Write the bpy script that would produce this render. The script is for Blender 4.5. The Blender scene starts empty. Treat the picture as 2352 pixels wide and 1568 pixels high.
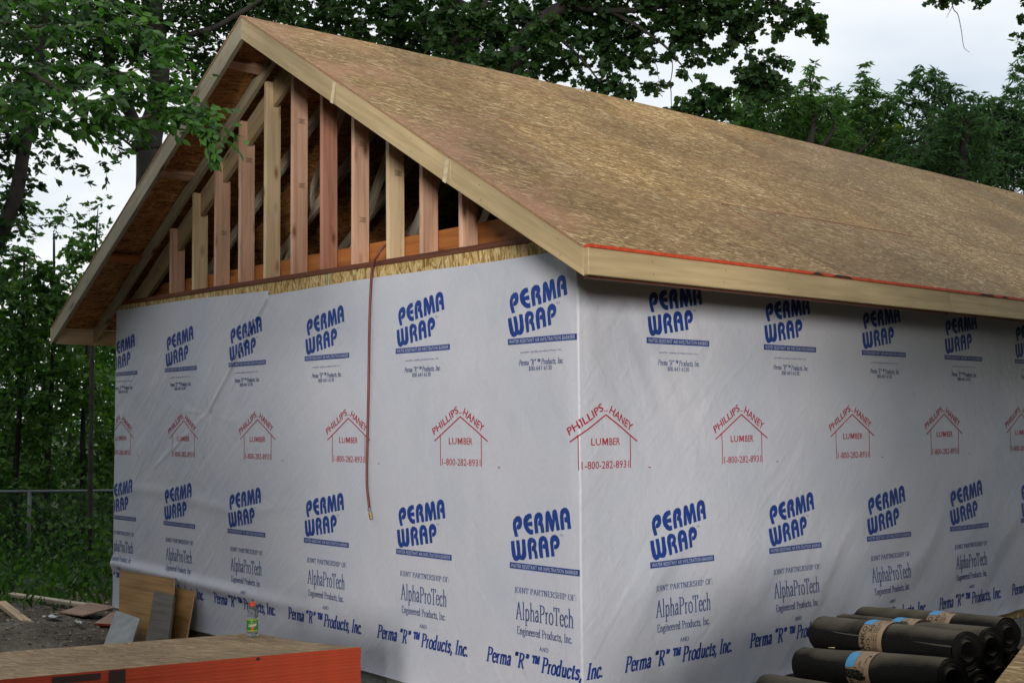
import bpy, bmesh, math, random
import numpy as np
from mathutils import Vector, Matrix, Euler
random.seed(7); rng = np.random.default_rng(7)
S = bpy.context.scene
COL = S.collection
R = math.radians

# ------------------------------------------------------------------ camera
CF = Vector((-0.74794765, 0.6604973, 0.06570867))
CR = Vector((0.66152511, 0.74988293, -0.00775378))
CU = Vector((0.05439516, -0.03766852, 0.99780872))
CL = Vector((5.0422, -4.9573, 1.9))
cam = bpy.data.objects.new('camera', bpy.data.cameras.new('camera'))
cam.data.sensor_width = 36; cam.data.lens = 43.64; cam.data.clip_end = 900; cam.data.clip_start = 0.1
cam.matrix_world = Matrix(((CR.x, CU.x, -CF.x, CL.x), (CR.y, CU.y, -CF.y, CL.y), (CR.z, CU.z, -CF.z, CL.z), (0, 0, 0, 1)))
COL.objects.link(cam); S.camera = cam

# ------------------------------------------------------------------ world
SUN_EL, SUN_AZ = R(6), math.atan2(5.2, -5.0)      # direction towards the sun, x = sin az, y = cos az
W = bpy.data.worlds.new('World'); S.world = W; W.use_nodes = True
nt = W.node_tree; nt.nodes.clear()
def nd(t, typ, **kw):
    n = t.nodes.new(typ)
    for k, v in kw.items():
        if k.startswith('i_'): n.inputs[k[2:].replace('_', ' ')].default_value = v
        else: setattr(n, k, v)
    return n
sky = nd(nt, 'ShaderNodeTexSky', sky_type='NISHITA', sun_disc=False, sun_elevation=SUN_EL, sun_rotation=SUN_AZ)
b1 = nd(nt, 'ShaderNodeBackground'); b1.inputs[1].default_value = 0.10
b2 = nd(nt, 'ShaderNodeBackground'); b2.inputs[1].default_value = 1.0
tc = nd(nt, 'ShaderNodeTexCoord')
mp = nd(nt, 'ShaderNodeMapping'); mp.inputs['Scale'].default_value = (1.2, 1.2, 3.0); mp.inputs['Location'].default_value = (4.1, 3.3, 1.9)
nz = nd(nt, 'ShaderNodeTexNoise'); nz.inputs['Scale'].default_value = 1.3; nz.inputs['Detail'].default_value = 5; nz.inputs['Roughness'].default_value = 0.5
cr = nd(nt, 'ShaderNodeValToRGB')
cr.color_ramp.elements[0].position = 0.30; cr.color_ramp.elements[0].color = (0.60, 0.71, 0.84, 1)
cr.color_ramp.elements[1].position = 0.50; cr.color_ramp.elements[1].color = (1.10, 1.12, 1.15, 1)
e = cr.color_ramp.elements.new(0.40); e.color = (0.82, 0.90, 1.0, 1)
mx = nd(nt, 'ShaderNodeMixShader'); mx.inputs[0].default_value = 0.88
out = nd(nt, 'ShaderNodeOutputWorld')
L = nt.links.new
L(tc.outputs['Generated'], mp.inputs[0]); L(mp.outputs[0], nz.inputs[0]); L(nz.outputs['Fac'], cr.inputs[0]); L(cr.outputs[0], b2.inputs[0])
L(sky.outputs[0], b1.inputs[0]); L(b1.outputs[0], mx.inputs[1]); L(b2.outputs[0], mx.inputs[2]); L(mx.outputs[0], out.inputs[0])
sl = bpy.data.lights.new('sun', 'SUN'); sl.energy = 4.6; sl.angle = R(12); sl.color = (1, 0.95, 0.87)
so = bpy.data.objects.new('sun', sl); COL.objects.link(so)
sd = Vector((math.sin(SUN_AZ) * math.cos(SUN_EL), math.cos(SUN_AZ) * math.cos(SUN_EL), math.sin(SUN_EL)))
so.rotation_euler = sd.to_track_quat('Z', 'Y').to_euler()
S.view_settings.view_transform = 'Standard'; S.view_settings.look = 'None'; S.view_settings.gamma = 1
S.view_settings.exposure = 0.0; S.view_settings.use_curve_mapping = False
S.render.engine = 'CYCLES'; S.cycles.max_bounces = 6; S.cycles.transparent_max_bounces = 8

# ------------------------------------------------------------------ helpers
def at(px, py, depth):
    """point of the world seen at overview pixel (2352 x 1568) at a forward depth in metres"""
    k = 1.30612 / 3724.0
    return CL + (CF + CR * ((px - 1176) * k) + CU * ((784 - py) * k)) * depth
PLOC = {}
def link(o, parent=None):
    COL.objects.link(o)
    if parent is not None:
        o.parent = parent; o.matrix_parent_inverse = PLOC[parent.name].inverted()
    return o
def thing(name, loc, label, cat, group=None, kind=None):
    o = bpy.data.objects.new(name, None); o.empty_display_size = 0.2; COL.objects.link(o)
    o.location = loc; PLOC[o.name] = Matrix.Translation(loc)
    return tag(o, label, cat, group, kind)
def tag(o, label=None, cat=None, group=None, kind=None):
    if label: o['label'] = label
    if cat: o['category'] = cat
    if group: o['group'] = group
    if kind: o['kind'] = kind
    return o
def mesh_of(name, verts, faces, mats=(), fmat=None, smooth=False):
    me = bpy.data.meshes.new(name)
    me.from_pydata([tuple(v) for v in verts], [], faces)
    for m in (mats if isinstance(mats, (list, tuple)) else [mats]): me.materials.append(m)
    if fmat: me.polygons.foreach_set('material_index', fmat)
    if smooth: me.polygons.foreach_set('use_smooth', [True] * len(me.polygons))
    me.update()
    return me
def add(name, verts, faces, mats, parent=None, frame=None, fmat=None, smooth=False):
    """verts in world coordinates; frame = matrix whose X runs along the grain"""
    if frame is None: frame = Matrix.Identity(4)
    inv = frame.inverted()
    me = mesh_of(name, [inv @ Vector(v) for v in verts], faces, mats, fmat, smooth)
    o = bpy.data.objects.new(name, me); o.matrix_world = frame
    link(o, parent); PLOC[o.name] = frame.copy()
    return o
BOXF = [(0, 3, 2, 1), (4, 5, 6, 7), (0, 1, 5, 4), (1, 2, 6, 5), (2, 3, 7, 6), (3, 0, 4, 7)]
def boxv(a, b):
    x0, y0, z0 = a; x1, y1, z1 = b
    return [(x0, y0, z0), (x1, y0, z0), (x1, y1, z0), (x0, y1, z0), (x0, y0, z1), (x1, y0, z1), (x1, y1, z1), (x0, y1, z1)]
def frame_x(origin, xdir, up=(0, 0, 1)):
    x = Vector(xdir).normalized(); u = Vector(up)
    if abs(x.dot(u)) > 0.99: u = Vector((0, 1, 0))
    y = u.cross(x).normalized(); z = x.cross(y)
    m = Matrix((x, y, z)).transposed().to_4x4(); m.translation = Vector(origin)
    return m
def bevel_mesh(me, w=0.002, seg=1):
    bm = bmesh.new(); bm.from_mesh(me)
    bmesh.ops.bevel(bm, geom=bm.edges[:], offset=w, segments=seg, affect='EDGES', profile=0.6)
    bm.to_mesh(me); bm.free(); me.update()
def board(name, p0, p1, width, thick, mat, parent, up=(0, 0, 1), bev=0.002):
    """a length of lumber from p0 to p1 (centre line); width along up, thick sideways"""
    f = frame_x(p0, Vector(p1) - Vector(p0), up); ln = (Vector(p1) - Vector(p0)).length
    me = mesh_of(name, boxv((0, -thick / 2, -width / 2), (ln, thick / 2, width / 2)), BOXF, mat)
    if bev: bevel_mesh(me, bev)
    o = bpy.data.objects.new(name, me); o.matrix_world = f; link(o, parent); PLOC[o.name] = f.copy()
    return o
def prism_xz(name, pts, y0, y1, mat, parent, xdir, bev=0.0015):
    """polygon in the x-z plane extruded from y0 to y1"""
    n = len(pts)
    v = [(x, y0, z) for x, z in pts] + [(x, y1, z) for x, z in pts]
    f = [tuple(range(n)), tuple(range(2 * n - 1, n - 1, -1))] + [(i, i + n, (i + 1) % n + n, (i + 1) % n) for i in range(n)]
    o = add(name, v, f, mat, parent, frame_x((pts[0][0], y0, pts[0][1]), xdir))
    bm = bmesh.new(); bm.from_mesh(o.data); bmesh.ops.recalc_face_normals(bm, faces=bm.faces[:])
    if bev: bmesh.ops.bevel(bm, geom=bm.edges[:], offset=bev, segments=1, affect='EDGES')
    bm.to_mesh(o.data); bm.free()
    return o
def tube(name, pts, rad, mat, parent=None, seg=8, smooth=True, cap=True):
    pts = [Vector(p) for p in pts]; n = len(pts)
    rad = rad if isinstance(rad, (list, tuple)) else [rad] * n
    v, f = [], []
    prev = None
    for i, p in enumerate(pts):
        d = (pts[min(i + 1, n - 1)] - pts[max(i - 1, 0)]).normalized()
        if prev is None:
            a = d.cross(Vector((0, 0, 1))); a = a if a.length > 0.05 else d.cross(Vector((1, 0, 0)))
        else: a = prev - d * prev.dot(d)
        a.normalize(); b = d.cross(a); prev = a
        for k in range(seg):
            t = 2 * math.pi * k / seg
            v.append(p + (a * math.cos(t) + b * math.sin(t)) * rad[i])
    for i in range(n - 1):
        for k in range(seg):
            f.append((i * seg + k, i * seg + (k + 1) % seg, (i + 1) * seg + (k + 1) % seg, (i + 1) * seg + k))
    if cap: f.append(tuple(range(seg - 1, -1, -1))); f.append(tuple((n - 1) * seg + k for k in range(seg)))
    if name is None: return v, f
    return add(name, v, f, mat, parent, smooth=smooth)
def spline(pts, n=6):
    P = [np.array(p, float) for p in pts]; P = [2 * P[0] - P[1]] + P + [2 * P[-1] - P[-2]]
    o = []
    for i in range(1, len(P) - 2):
        for k in range(n):
            t = k / n; a, b, c, d = P[i - 1:i + 3]
            o.append(0.5 * (2 * b + (c - a) * t + (2 * a - 5 * b + 4 * c - d) * t * t + (-a + 3 * b - 3 * c + d) * t ** 3))
    o.append(P[-2]); return o

# ------------------------------------------------------------------ materials
def mat(name):
    m = bpy.data.materials.new(name); m.use_nodes = True
    t = m.node_tree; b = t.nodes['Principled BSDF']
    return m, t, b, t.links.new
def ramp(t, stops):
    r = nd(t, 'ShaderNodeValToRGB'); e = r.color_ramp.elements
    e[0].position, e[0].color = stops[0][0], (*stops[0][1], 1)
    e[1].position, e[1].color = stops[-1][0], (*stops[-1][1], 1)
    for p, c in stops[1:-1]:
        q = e.new(p); q.color = (*c, 1)
    return r
def simple(name, col, rough=0.6, metal=0.0, var=0.15, scale=12, bump=0.0, spec=0.5):
    m, t, b, L = mat(name)
    tc = nd(t, 'ShaderNodeTexCoord'); n = nd(t, 'ShaderNodeTexNoise'); n.inputs['Scale'].default_value = scale; n.inputs['Detail'].default_value = 6
    r = ramp(t, [(0.3, tuple(c * (1 - var) for c in col)), (0.7, tuple(min(1, c * (1 + var)) for c in col))])
    L(tc.outputs['Object'], n.inputs[0]); L(n.outputs['Fac'], r.inputs[0]); L(r.outputs[0], b.inputs['Base Color'])
    b.inputs['Roughness'].default_value = rough; b.inputs['Metallic'].default_value = metal
    b.inputs['Specular IOR Level'].default_value = spec
    if bump:
        bp = nd(t, 'ShaderNodeBump'); bp.inputs['Strength'].default_value = bump; bp.inputs['Distance'].default_value = 0.01
        L(n.outputs['Fac'], bp.inputs['Height']); L(bp.outputs[0], b.inputs['Normal'])
    return m
def lumber(name, col, dark=None, knots=True, rough=0.6):
    """sawn softwood, grain along local X"""
    m, t, b, L = mat(name)
    dark = dark or tuple(c * 0.72 for c in col)
    tc = nd(t, 'ShaderNodeTexCoord'); oi = nd(t, 'ShaderNodeObjectInfo')
    ad = nd(t, 'ShaderNodeVectorMath', operation='MULTIPLY_ADD')
    L(oi.outputs['Random'], ad.inputs[0]); ad.inputs[1].default_value = (13, 7, 9); L(tc.outputs['Object'], ad.inputs[2])
    m1 = nd(t, 'ShaderNodeMapping'); m1.inputs['Scale'].default_value = (1.6, 34, 34); L(ad.outputs[0], m1.inputs[0])
    n1 = nd(t, 'ShaderNodeTexNoise'); n1.inputs['Scale'].default_value = 1; n1.inputs['Detail'].default_value = 5; n1.inputs['Distortion'].default_value = 0.5; L(m1.outputs[0], n1.inputs[0])
    m2 = nd(t, 'ShaderNodeMapping'); m2.inputs['Scale'].default_value = (0.9, 3.5, 3.5); L(ad.outputs[0], m2.inputs[0])
    n2 = nd(t, 'ShaderNodeTexNoise'); n2.inputs['Scale'].default_value = 1.3; n2.inputs['Detail'].default_value = 3; L(m2.outputs[0], n2.inputs[0])
    r = ramp(t, [(0.28, dark), (0.5, col), (0.72, tuple(min(1, c * 1.14) for c in col))]); L(n1.outputs['Fac'], r.inputs[0])
    mul = nd(t, 'ShaderNodeMix', data_type='RGBA', blend_type='MULTIPLY'); mul.inputs['Factor'].default_value = 1
    r2 = ramp(t, [(0.3, (0.74, 0.72, 0.68)), (0.7, (1.08, 1.05, 1.02))]); L(n2.outputs['Fac'], r2.inputs[0])
    L(r.outputs[0], mul.inputs[6]); L(r2.outputs[0], mul.inputs[7]); last = mul.outputs[2]
    if knots:
        m3 = nd(t, 'ShaderNodeMapping'); m3.inputs['Scale'].default_value = (3.0, 8.5, 8.5); L(ad.outputs[0], m3.inputs[0])
        v = nd(t, 'ShaderNodeTexVoronoi'); v.inputs['Scale'].default_value = 1; L(m3.outputs[0], v.inputs[0])
        kr = ramp(t, [(0.07, (1, 1, 1)), (0.13, (0.5, 0.5, 0.5)), (0.24, (0, 0, 0))]); L(v.outputs['Distance'], kr.inputs[0])
        mk = nd(t, 'ShaderNodeMix', data_type='RGBA'); L(kr.outputs[0], mk.inputs[0]); L(last, mk.inputs[6]); mk.inputs[7].default_value = (dark[0] * .45, dark[1] * .35, dark[2] * .3, 1)
        last = mk.outputs[2]
    L(last, b.inputs['Base Color']); b.inputs['Roughness'].default_value = rough; b.inputs['Specular IOR Level'].default_value = 0.3
    bp = nd(t, 'ShaderNodeBump'); bp.inputs['Strength'].default_value = 0.25; bp.inputs['Distance'].default_value = 0.002
    L(n1.outputs['Fac'], bp.inputs['Height']); L(bp.outputs[0], b.inputs['Normal'])
    return m
def osb(name, tones, sc=1.0, stretch=5.0, rot=(15, -30, 70), pink_tint=None, rough=0.7, plane='XY', bumps=0.5):
    """strand board: three layers of long flakes lying at different angles; local plane XY (or XZ)"""
    m, t, b, L = mat(name)
    tc = nd(t, 'ShaderNodeTexCoord'); oi = nd(t, 'ShaderNodeObjectInfo')
    ad = nd(t, 'ShaderNodeVectorMath', operation='MULTIPLY_ADD')
    L(oi.outputs['Random'], ad.inputs[0]); ad.inputs[1].default_value = (31, 17, 23) if plane == 'XY' else (31, 0, 17); L(tc.outputs['Object'], ad.inputs[2])
    src = ad.outputs[0]
    if plane == 'XZ':
        sw = nd(t, 'ShaderNodeMapping'); sw.inputs['Rotation'].default_value = (R(90), 0, 0); L(src, sw.inputs[0]); src = sw.outputs[0]
    wn = nd(t, 'ShaderNodeTexNoise'); wn.inputs['Scale'].default_value = 6 * sc; L(src, wn.inputs[0])
    wa = nd(t, 'ShaderNodeMix', data_type='VECTOR'); 
    vm = nd(t, 'ShaderNodeVectorMath', operation='MULTIPLY_ADD'); L(wn.outputs['Color'], vm.inputs[0]); vm.inputs[1].default_value = (0.035 / sc, 0.035 / sc, 0); L(src, vm.inputs[2])
    cols = []
    for k, a in enumerate(rot):
        mp = nd(t, 'ShaderNodeMapping'); mp.vector_type = 'TEXTURE'
        mp.inputs['Rotation'].default_value = (0, 0, R(a)); mp.inputs['Scale'].default_value = (0.045 * stretch / 4 / sc, 0.011 / sc, 1.0); mp.inputs['Location'].default_value = (k * .37, k * .21, 0)
        L(vm.outputs[0], mp.inputs[0])
        v = nd(t, 'ShaderNodeTexVoronoi'); v.inputs['Scale'].default_value = 1.0; v.voronoi_dimensions = '2D'; L(mp.outputs[0], v.inputs[0])
        sp = nd(t, 'ShaderNodeSeparateColor'); L(v.outputs['Color'], sp.inputs[0]); cols.append((sp, v))
    def mixf(a, b_, f):
        q = nd(t, 'ShaderNodeMix', data_type='FLOAT'); L(f, q.inputs[0]); L(a, q.inputs[2]); L(b_, q.inputs[3]); return q.outputs[0]
    th1 = nd(t, 'ShaderNodeMath', operation='GREATER_THAN'); L(cols[0][0].outputs[1], th1.inputs[0]); th1.inputs[1].default_value = 0.45
    th2 = nd(t, 'ShaderNodeMath', operation='GREATER_THAN'); L(cols[1][0].outputs[1], th2.inputs[0]); th2.inputs[1].default_value = 0.5
    f = mixf(cols[2][0].outputs[0], cols[1][0].outputs[0], th2.outputs[0]); f = mixf(f, cols[0][0].outputs[0], th1.outputs[0])
    n3 = nd(t, 'ShaderNodeTexNoise'); n3.inputs['Scale'].default_value = 1.1; n3.inputs['Detail'].default_value = 4; L(ad.outputs[0], n3.inputs[0])
    sft = nd(t, 'ShaderNodeMath', operation='MULTIPLY_ADD'); L(n3.outputs['Fac'], sft.inputs[0]); sft.inputs[1].default_value = 0.5; L(f, sft.inputs[2])
    s2 = nd(t, 'ShaderNodeMath', operation='SUBTRACT'); L(sft.outputs[0], s2.inputs[0]); s2.inputs[1].default_value = 0.25
    r = ramp(t, tones); L(s2.outputs[0], r.inputs[0]); last = r.outputs[0]
    # broad weathering: darker and paler areas
    n6 = nd(t, 'ShaderNodeTexNoise'); n6.inputs['Scale'].default_value = 0.8; n6.inputs['Detail'].default_value = 6; n6.inputs['Distortion'].default_value = .6
    g6 = nd(t, 'ShaderNodeNewGeometry'); L(g6.outputs['Position'], n6.inputs[0])
    r6 = ramp(t, [(0.32, (0.76, 0.73, 0.69)), (0.52, (1, 1, 1)), (0.70, (1.24, 1.23, 1.2))]); L(n6.outputs['Fac'], r6.inputs[0])
    m6 = nd(t, 'ShaderNodeMix', data_type='RGBA', blend_type='MULTIPLY'); m6.inputs[0].default_value = .8; L(last, m6.inputs[6]); L(r6.outputs[0], m6.inputs[7]); last = m6.outputs[2]
    r8 = ramp(t, [(0.0, (0.86, 0.86, 0.88)), (1.0, (1.12, 1.10, 1.06))]); L(oi.outputs['Random'], r8.inputs[0])     # each sheet its own tone
    m8 = nd(t, 'ShaderNodeMix', data_type='RGBA', blend_type='MULTIPLY'); m8.inputs[0].default_value = 1; L(last, m8.inputs[6]); L(r8.outputs[0], m8.inputs[7]); last = m8.outputs[2]
    if pink_tint:
        # pinkish tint in noise patches, strongest near the rake
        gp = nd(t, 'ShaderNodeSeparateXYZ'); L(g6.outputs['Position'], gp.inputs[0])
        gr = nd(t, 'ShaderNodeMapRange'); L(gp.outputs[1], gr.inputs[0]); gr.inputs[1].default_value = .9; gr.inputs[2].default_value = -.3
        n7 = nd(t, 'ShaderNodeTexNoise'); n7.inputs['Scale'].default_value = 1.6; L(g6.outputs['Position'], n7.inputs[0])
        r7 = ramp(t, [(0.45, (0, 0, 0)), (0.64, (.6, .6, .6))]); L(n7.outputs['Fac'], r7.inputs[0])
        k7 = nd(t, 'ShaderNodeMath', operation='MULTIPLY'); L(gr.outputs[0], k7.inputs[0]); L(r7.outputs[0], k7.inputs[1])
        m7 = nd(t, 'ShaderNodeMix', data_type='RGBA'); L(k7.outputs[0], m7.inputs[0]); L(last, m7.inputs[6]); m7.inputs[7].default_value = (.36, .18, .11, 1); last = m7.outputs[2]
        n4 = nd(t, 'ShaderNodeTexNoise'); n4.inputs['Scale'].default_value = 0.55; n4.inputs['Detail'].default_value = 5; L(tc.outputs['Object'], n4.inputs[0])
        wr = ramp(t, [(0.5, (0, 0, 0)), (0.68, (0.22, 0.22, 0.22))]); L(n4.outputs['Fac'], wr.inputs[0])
        mk = nd(t, 'ShaderNodeMix', data_type='RGBA'); L(wr.outputs[0], mk.inputs[0]); L(last, mk.inputs[6]); mk.inputs[7].default_value = (*pink_tint, 1); last = mk.outputs[2]
    L(last, b.inputs['Base Color']); b.inputs['Roughness'].default_value = rough; b.inputs['Specular IOR Level'].default_value = 0.25
    bp = nd(t, 'ShaderNodeBump'); bp.inputs['Strength'].default_value = bumps; bp.inputs['Distance'].default_value = 0.0015
    L(f, bp.inputs['Height']); L(bp.outputs[0], b.inputs['Normal'])
    return m

M = {}
M['fascia'] = lumber('fascia_pine', (0.47, 0.37, 0.215), (0.40, 0.305, 0.165), knots=False)
M['fascia_grey'] = lumber('weathered_pine', (0.36, 0.32, 0.24), (0.26, 0.22, 0.16))
M['pale'] = lumber('fresh_cut_pine', (0.62, 0.52, 0.36), knots=False)
M['stud_pink'] = lumber('pink_fir', (0.66, 0.42, 0.31), (0.52, 0.29, 0.2))
M['stud_tan'] = lumber('tan_spruce', (0.68, 0.53, 0.35), (0.55, 0.4, 0.24))
M['stud_red'] = lumber('red_fir', (0.50, 0.25, 0.18), (0.38, 0.16, 0.11))
M['chord'] = lumber('truss_pine', (0.40, 0.31, 0.20), (0.28, 0.20, 0.12))
M['web'] = lumber('grey_truss_pine', (0.56, 0.50, 0.40), (0.42, 0.36, 0.27))
M['beam'] = lumber('orange_fir_beam', (0.42, 0.16, 0.045), (0.27, 0.09, 0.025))
M['plate'] = lumber('dark_treated_plate', (0.16, 0.055, 0.03), (0.09, 0.03, 0.02), knots=False)
M['roof_osb'] = osb('roof_strand_board', [(0.0, (0.12, 0.064, 0.018)), (0.35, (0.20, 0.118, 0.036)), (0.66, (0.245, 0.152, 0.052)), (0.85, (0.34, 0.235, 0.10)), (1.0, (0.52, 0.40, 0.215))], 1.05, 4.8, (72, 104, 34), pink_tint=(0.34, 0.17, 0.10))
M['soffit_osb'] = osb('strand_board_underside', [(0.0, (0.18, 0.07, 0.02)), (0.4, (0.40, 0.18, 0.065)), (0.75, (0.46, 0.22, 0.08)), (1.0, (0.6, 0.34, 0.14))], 0.8, 5, (80, 20, 120))
M['band_osb'] = osb('fresh_strand_board', [(0.0, (0.20, 0.11, 0.03)), (0.35, (0.38, 0.25, 0.09)), (0.7, (0.52, 0.38, 0.17)), (1.0, (0.66, 0.53, 0.3))], 0.75, 4, (80, 110, 50), plane='XZ')
M['red_edge'] = simple('red_sealed_edge', (0.50, 0.055, 0.015), 0.6, var=0.2, scale=30)
M['red_edge2'] = simple('orange_sealed_edge', (0.36, 0.040, 0.011), 0.8, var=0.10, scale=9)
M['black'] = simple('black_stencil_ink', (0.03, 0.012, 0.01), 0.7)
M['stack_top'] = osb('subfloor_strand_board', [(0.0, (0.17, 0.115, 0.065)), (0.4, (0.25, 0.175, 0.10)), (0.75, (0.30, 0.215, 0.125)), (1.0, (0.42, 0.32, 0.2))], 0.8, 8, (78, 62, 100))

# house wrap: translucent woven film with creases; the same relief for the print on it
def wrap_mat(name, col, rough=0.42, weave=True, wt=0.0):
    m, t, b, L = mat(name)
    tc = nd(t, 'ShaderNodeTexCoord')
    g = tc.outputs['Object']
    # unfold: u = x + y (x<0 wall, y>0 wall)
    sp = nd(t, 'ShaderNodeSeparateXYZ'); L(g, sp.inputs[0])
    u = nd(t, 'ShaderNodeMath', operation='ADD'); L(sp.outputs[0], u.inputs[0]); L(sp.outputs[1], u.inputs[1])
    cb = nd(t, 'ShaderNodeCombineXYZ'); L(u.outputs[0], cb.inputs[0]); L(sp.outputs[2], cb.inputs[1])
    hs = []
    for (rz, sx, sy, sc, dist, w) in ((R(6), 1, .3, 10, 1.0, .40), (R(-50), 1, .2, 11, .7, 1.15), (R(-44), 1, .25, 24, .5, .34), (R(42), 1, .3, 9, 1.0, .4)):
        mp = nd(t, 'ShaderNodeMapping'); mp.vector_type = 'TEXTURE'; mp.inputs['Rotation'].default_value = (0, 0, rz); mp.inputs['Scale'].default_value = (1, 1 / sy, 1); L(cb.outputs[0], mp.inputs[0])
        n = nd(t, 'ShaderNodeTexNoise'); n.inputs['Scale'].default_value = sc; n.inputs['Detail'].default_value = 1; n.inputs['Distortion'].default_value = dist; L(mp.outputs[0], n.inputs[0])
        k = nd(t, 'ShaderNodeMath', operation='MULTIPLY'); L(n.outputs['Fac'], k.inputs[0]); k.inputs[1].default_value = w; hs.append(k.outputs[0])
    # patches where each set of creases is strong
    n = nd(t, 'ShaderNodeTexNoise'); n.inputs['Scale'].default_value = 1.1; n.inputs['Detail'].default_value = 2; L(cb.outputs[0], n.inputs[0])
    mk = ramp(t, [(0.4, (0.25, 0.25, 0.25)), (0.65, (1, 1, 1))]); L(n.outputs['Fac'], mk.inputs[0])
    q = nd(t, 'ShaderNodeMath', operation='MULTIPLY'); L(hs[1], q.inputs[0]); L(mk.outputs[0], q.inputs[1])
    a = nd(t, 'ShaderNodeMath', operation='ADD'); L(hs[0], a.inputs[0]); L(q.outputs[0], a.inputs[1])
    a2 = nd(t, 'ShaderNodeMath', operation='ADD'); L(a.outputs[0], a2.inputs[0]); L(hs[2], a2.inputs[1])
    a3 = nd(t, 'ShaderNodeMath', operation='ADD'); L(a2.outputs[0], a3.inputs[0]); L(hs[3], a3.inputs[1])
    bp = nd(t, 'ShaderNodeBump'); bp.inputs['Strength'].default_value = 0.62; bp.inputs['Distance'].default_value = 0.011
    L(a3.outputs[0], bp.inputs['Height']); L(bp.outputs[0], b.inputs['Normal'])
    if weave:
        mp = nd(t, 'ShaderNodeMapping'); mp.inputs['Scale'].default_value = (1, .5, 1); L(cb.outputs[0], mp.inputs[0])
        n2 = nd(t, 'ShaderNodeTexNoise'); n2.inputs['Scale'].default_value = 60; n2.inputs['Detail'].default_value = 5; L(mp.outputs[0], n2.inputs[0])
        r = ramp(t, [(0.3, tuple(c * .95 for c in col)), (0.62, col), (0.8, (col[0] * .93, col[1] * .98, col[2] * 1.03))]); L(n2.outputs['Fac'], r.inputs[0])
        n5 = nd(t, 'ShaderNodeTexNoise'); n5.inputs['Scale'].default_value = 1.6; n5.inputs['Detail'].default_value = 5; L(cb.outputs[0], n5.inputs[0])
        r5 = ramp(t, [(0.3, (0.90, 0.92, 0.95)), (0.7, (1.03, 1.0, 0.98))]); L(n5.outputs['Fac'], r5.inputs[0])
        mu = nd(t, 'ShaderNodeMix', data_type='RGBA', blend_type='MULTIPLY'); mu.inputs[0].default_value = 1; L(r.outputs[0], mu.inputs[6]); L(r5.outputs[0], mu.inputs[7])
        L(mu.outputs[2], b.inputs['Base Color'])
    else:
        n2 = nd(t, 'ShaderNodeTexNoise'); n2.inputs['Scale'].default_value = 70; n2.inputs['Detail'].default_value = 3; L(g, n2.inputs[0])
        r = ramp(t, [(0.3, tuple(c * .85 for c in col)), (0.75, tuple(c * 1.2 + .008 for c in col))]); L(n2.outputs['Fac'], r.inputs[0]); L(r.outputs[0], b.inputs['Base Color'])
    b.inputs['Roughness'].default_value = rough; b.inputs['Specular IOR Level'].default_value = 0.4
    return m
M['wrap'] = wrap_mat('house_wrap_film', (0.565, 0.585, 0.665))
M['ink_blue'] = wrap_mat('blue_ink', (0.009, 0.042, 0.24), 0.5, False)
M['ink_thin'] = wrap_mat('thin_blue_ink', (0.05, 0.085, 0.23), 0.5, False)
M['ink_red'] = wrap_mat('red_ink', (0.36, 0.012, 0.032), 0.5, False)
M['ink_white'] = wrap_mat('knockout_print', (0.46, 0.48, 0.55), 0.5, False)

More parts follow.
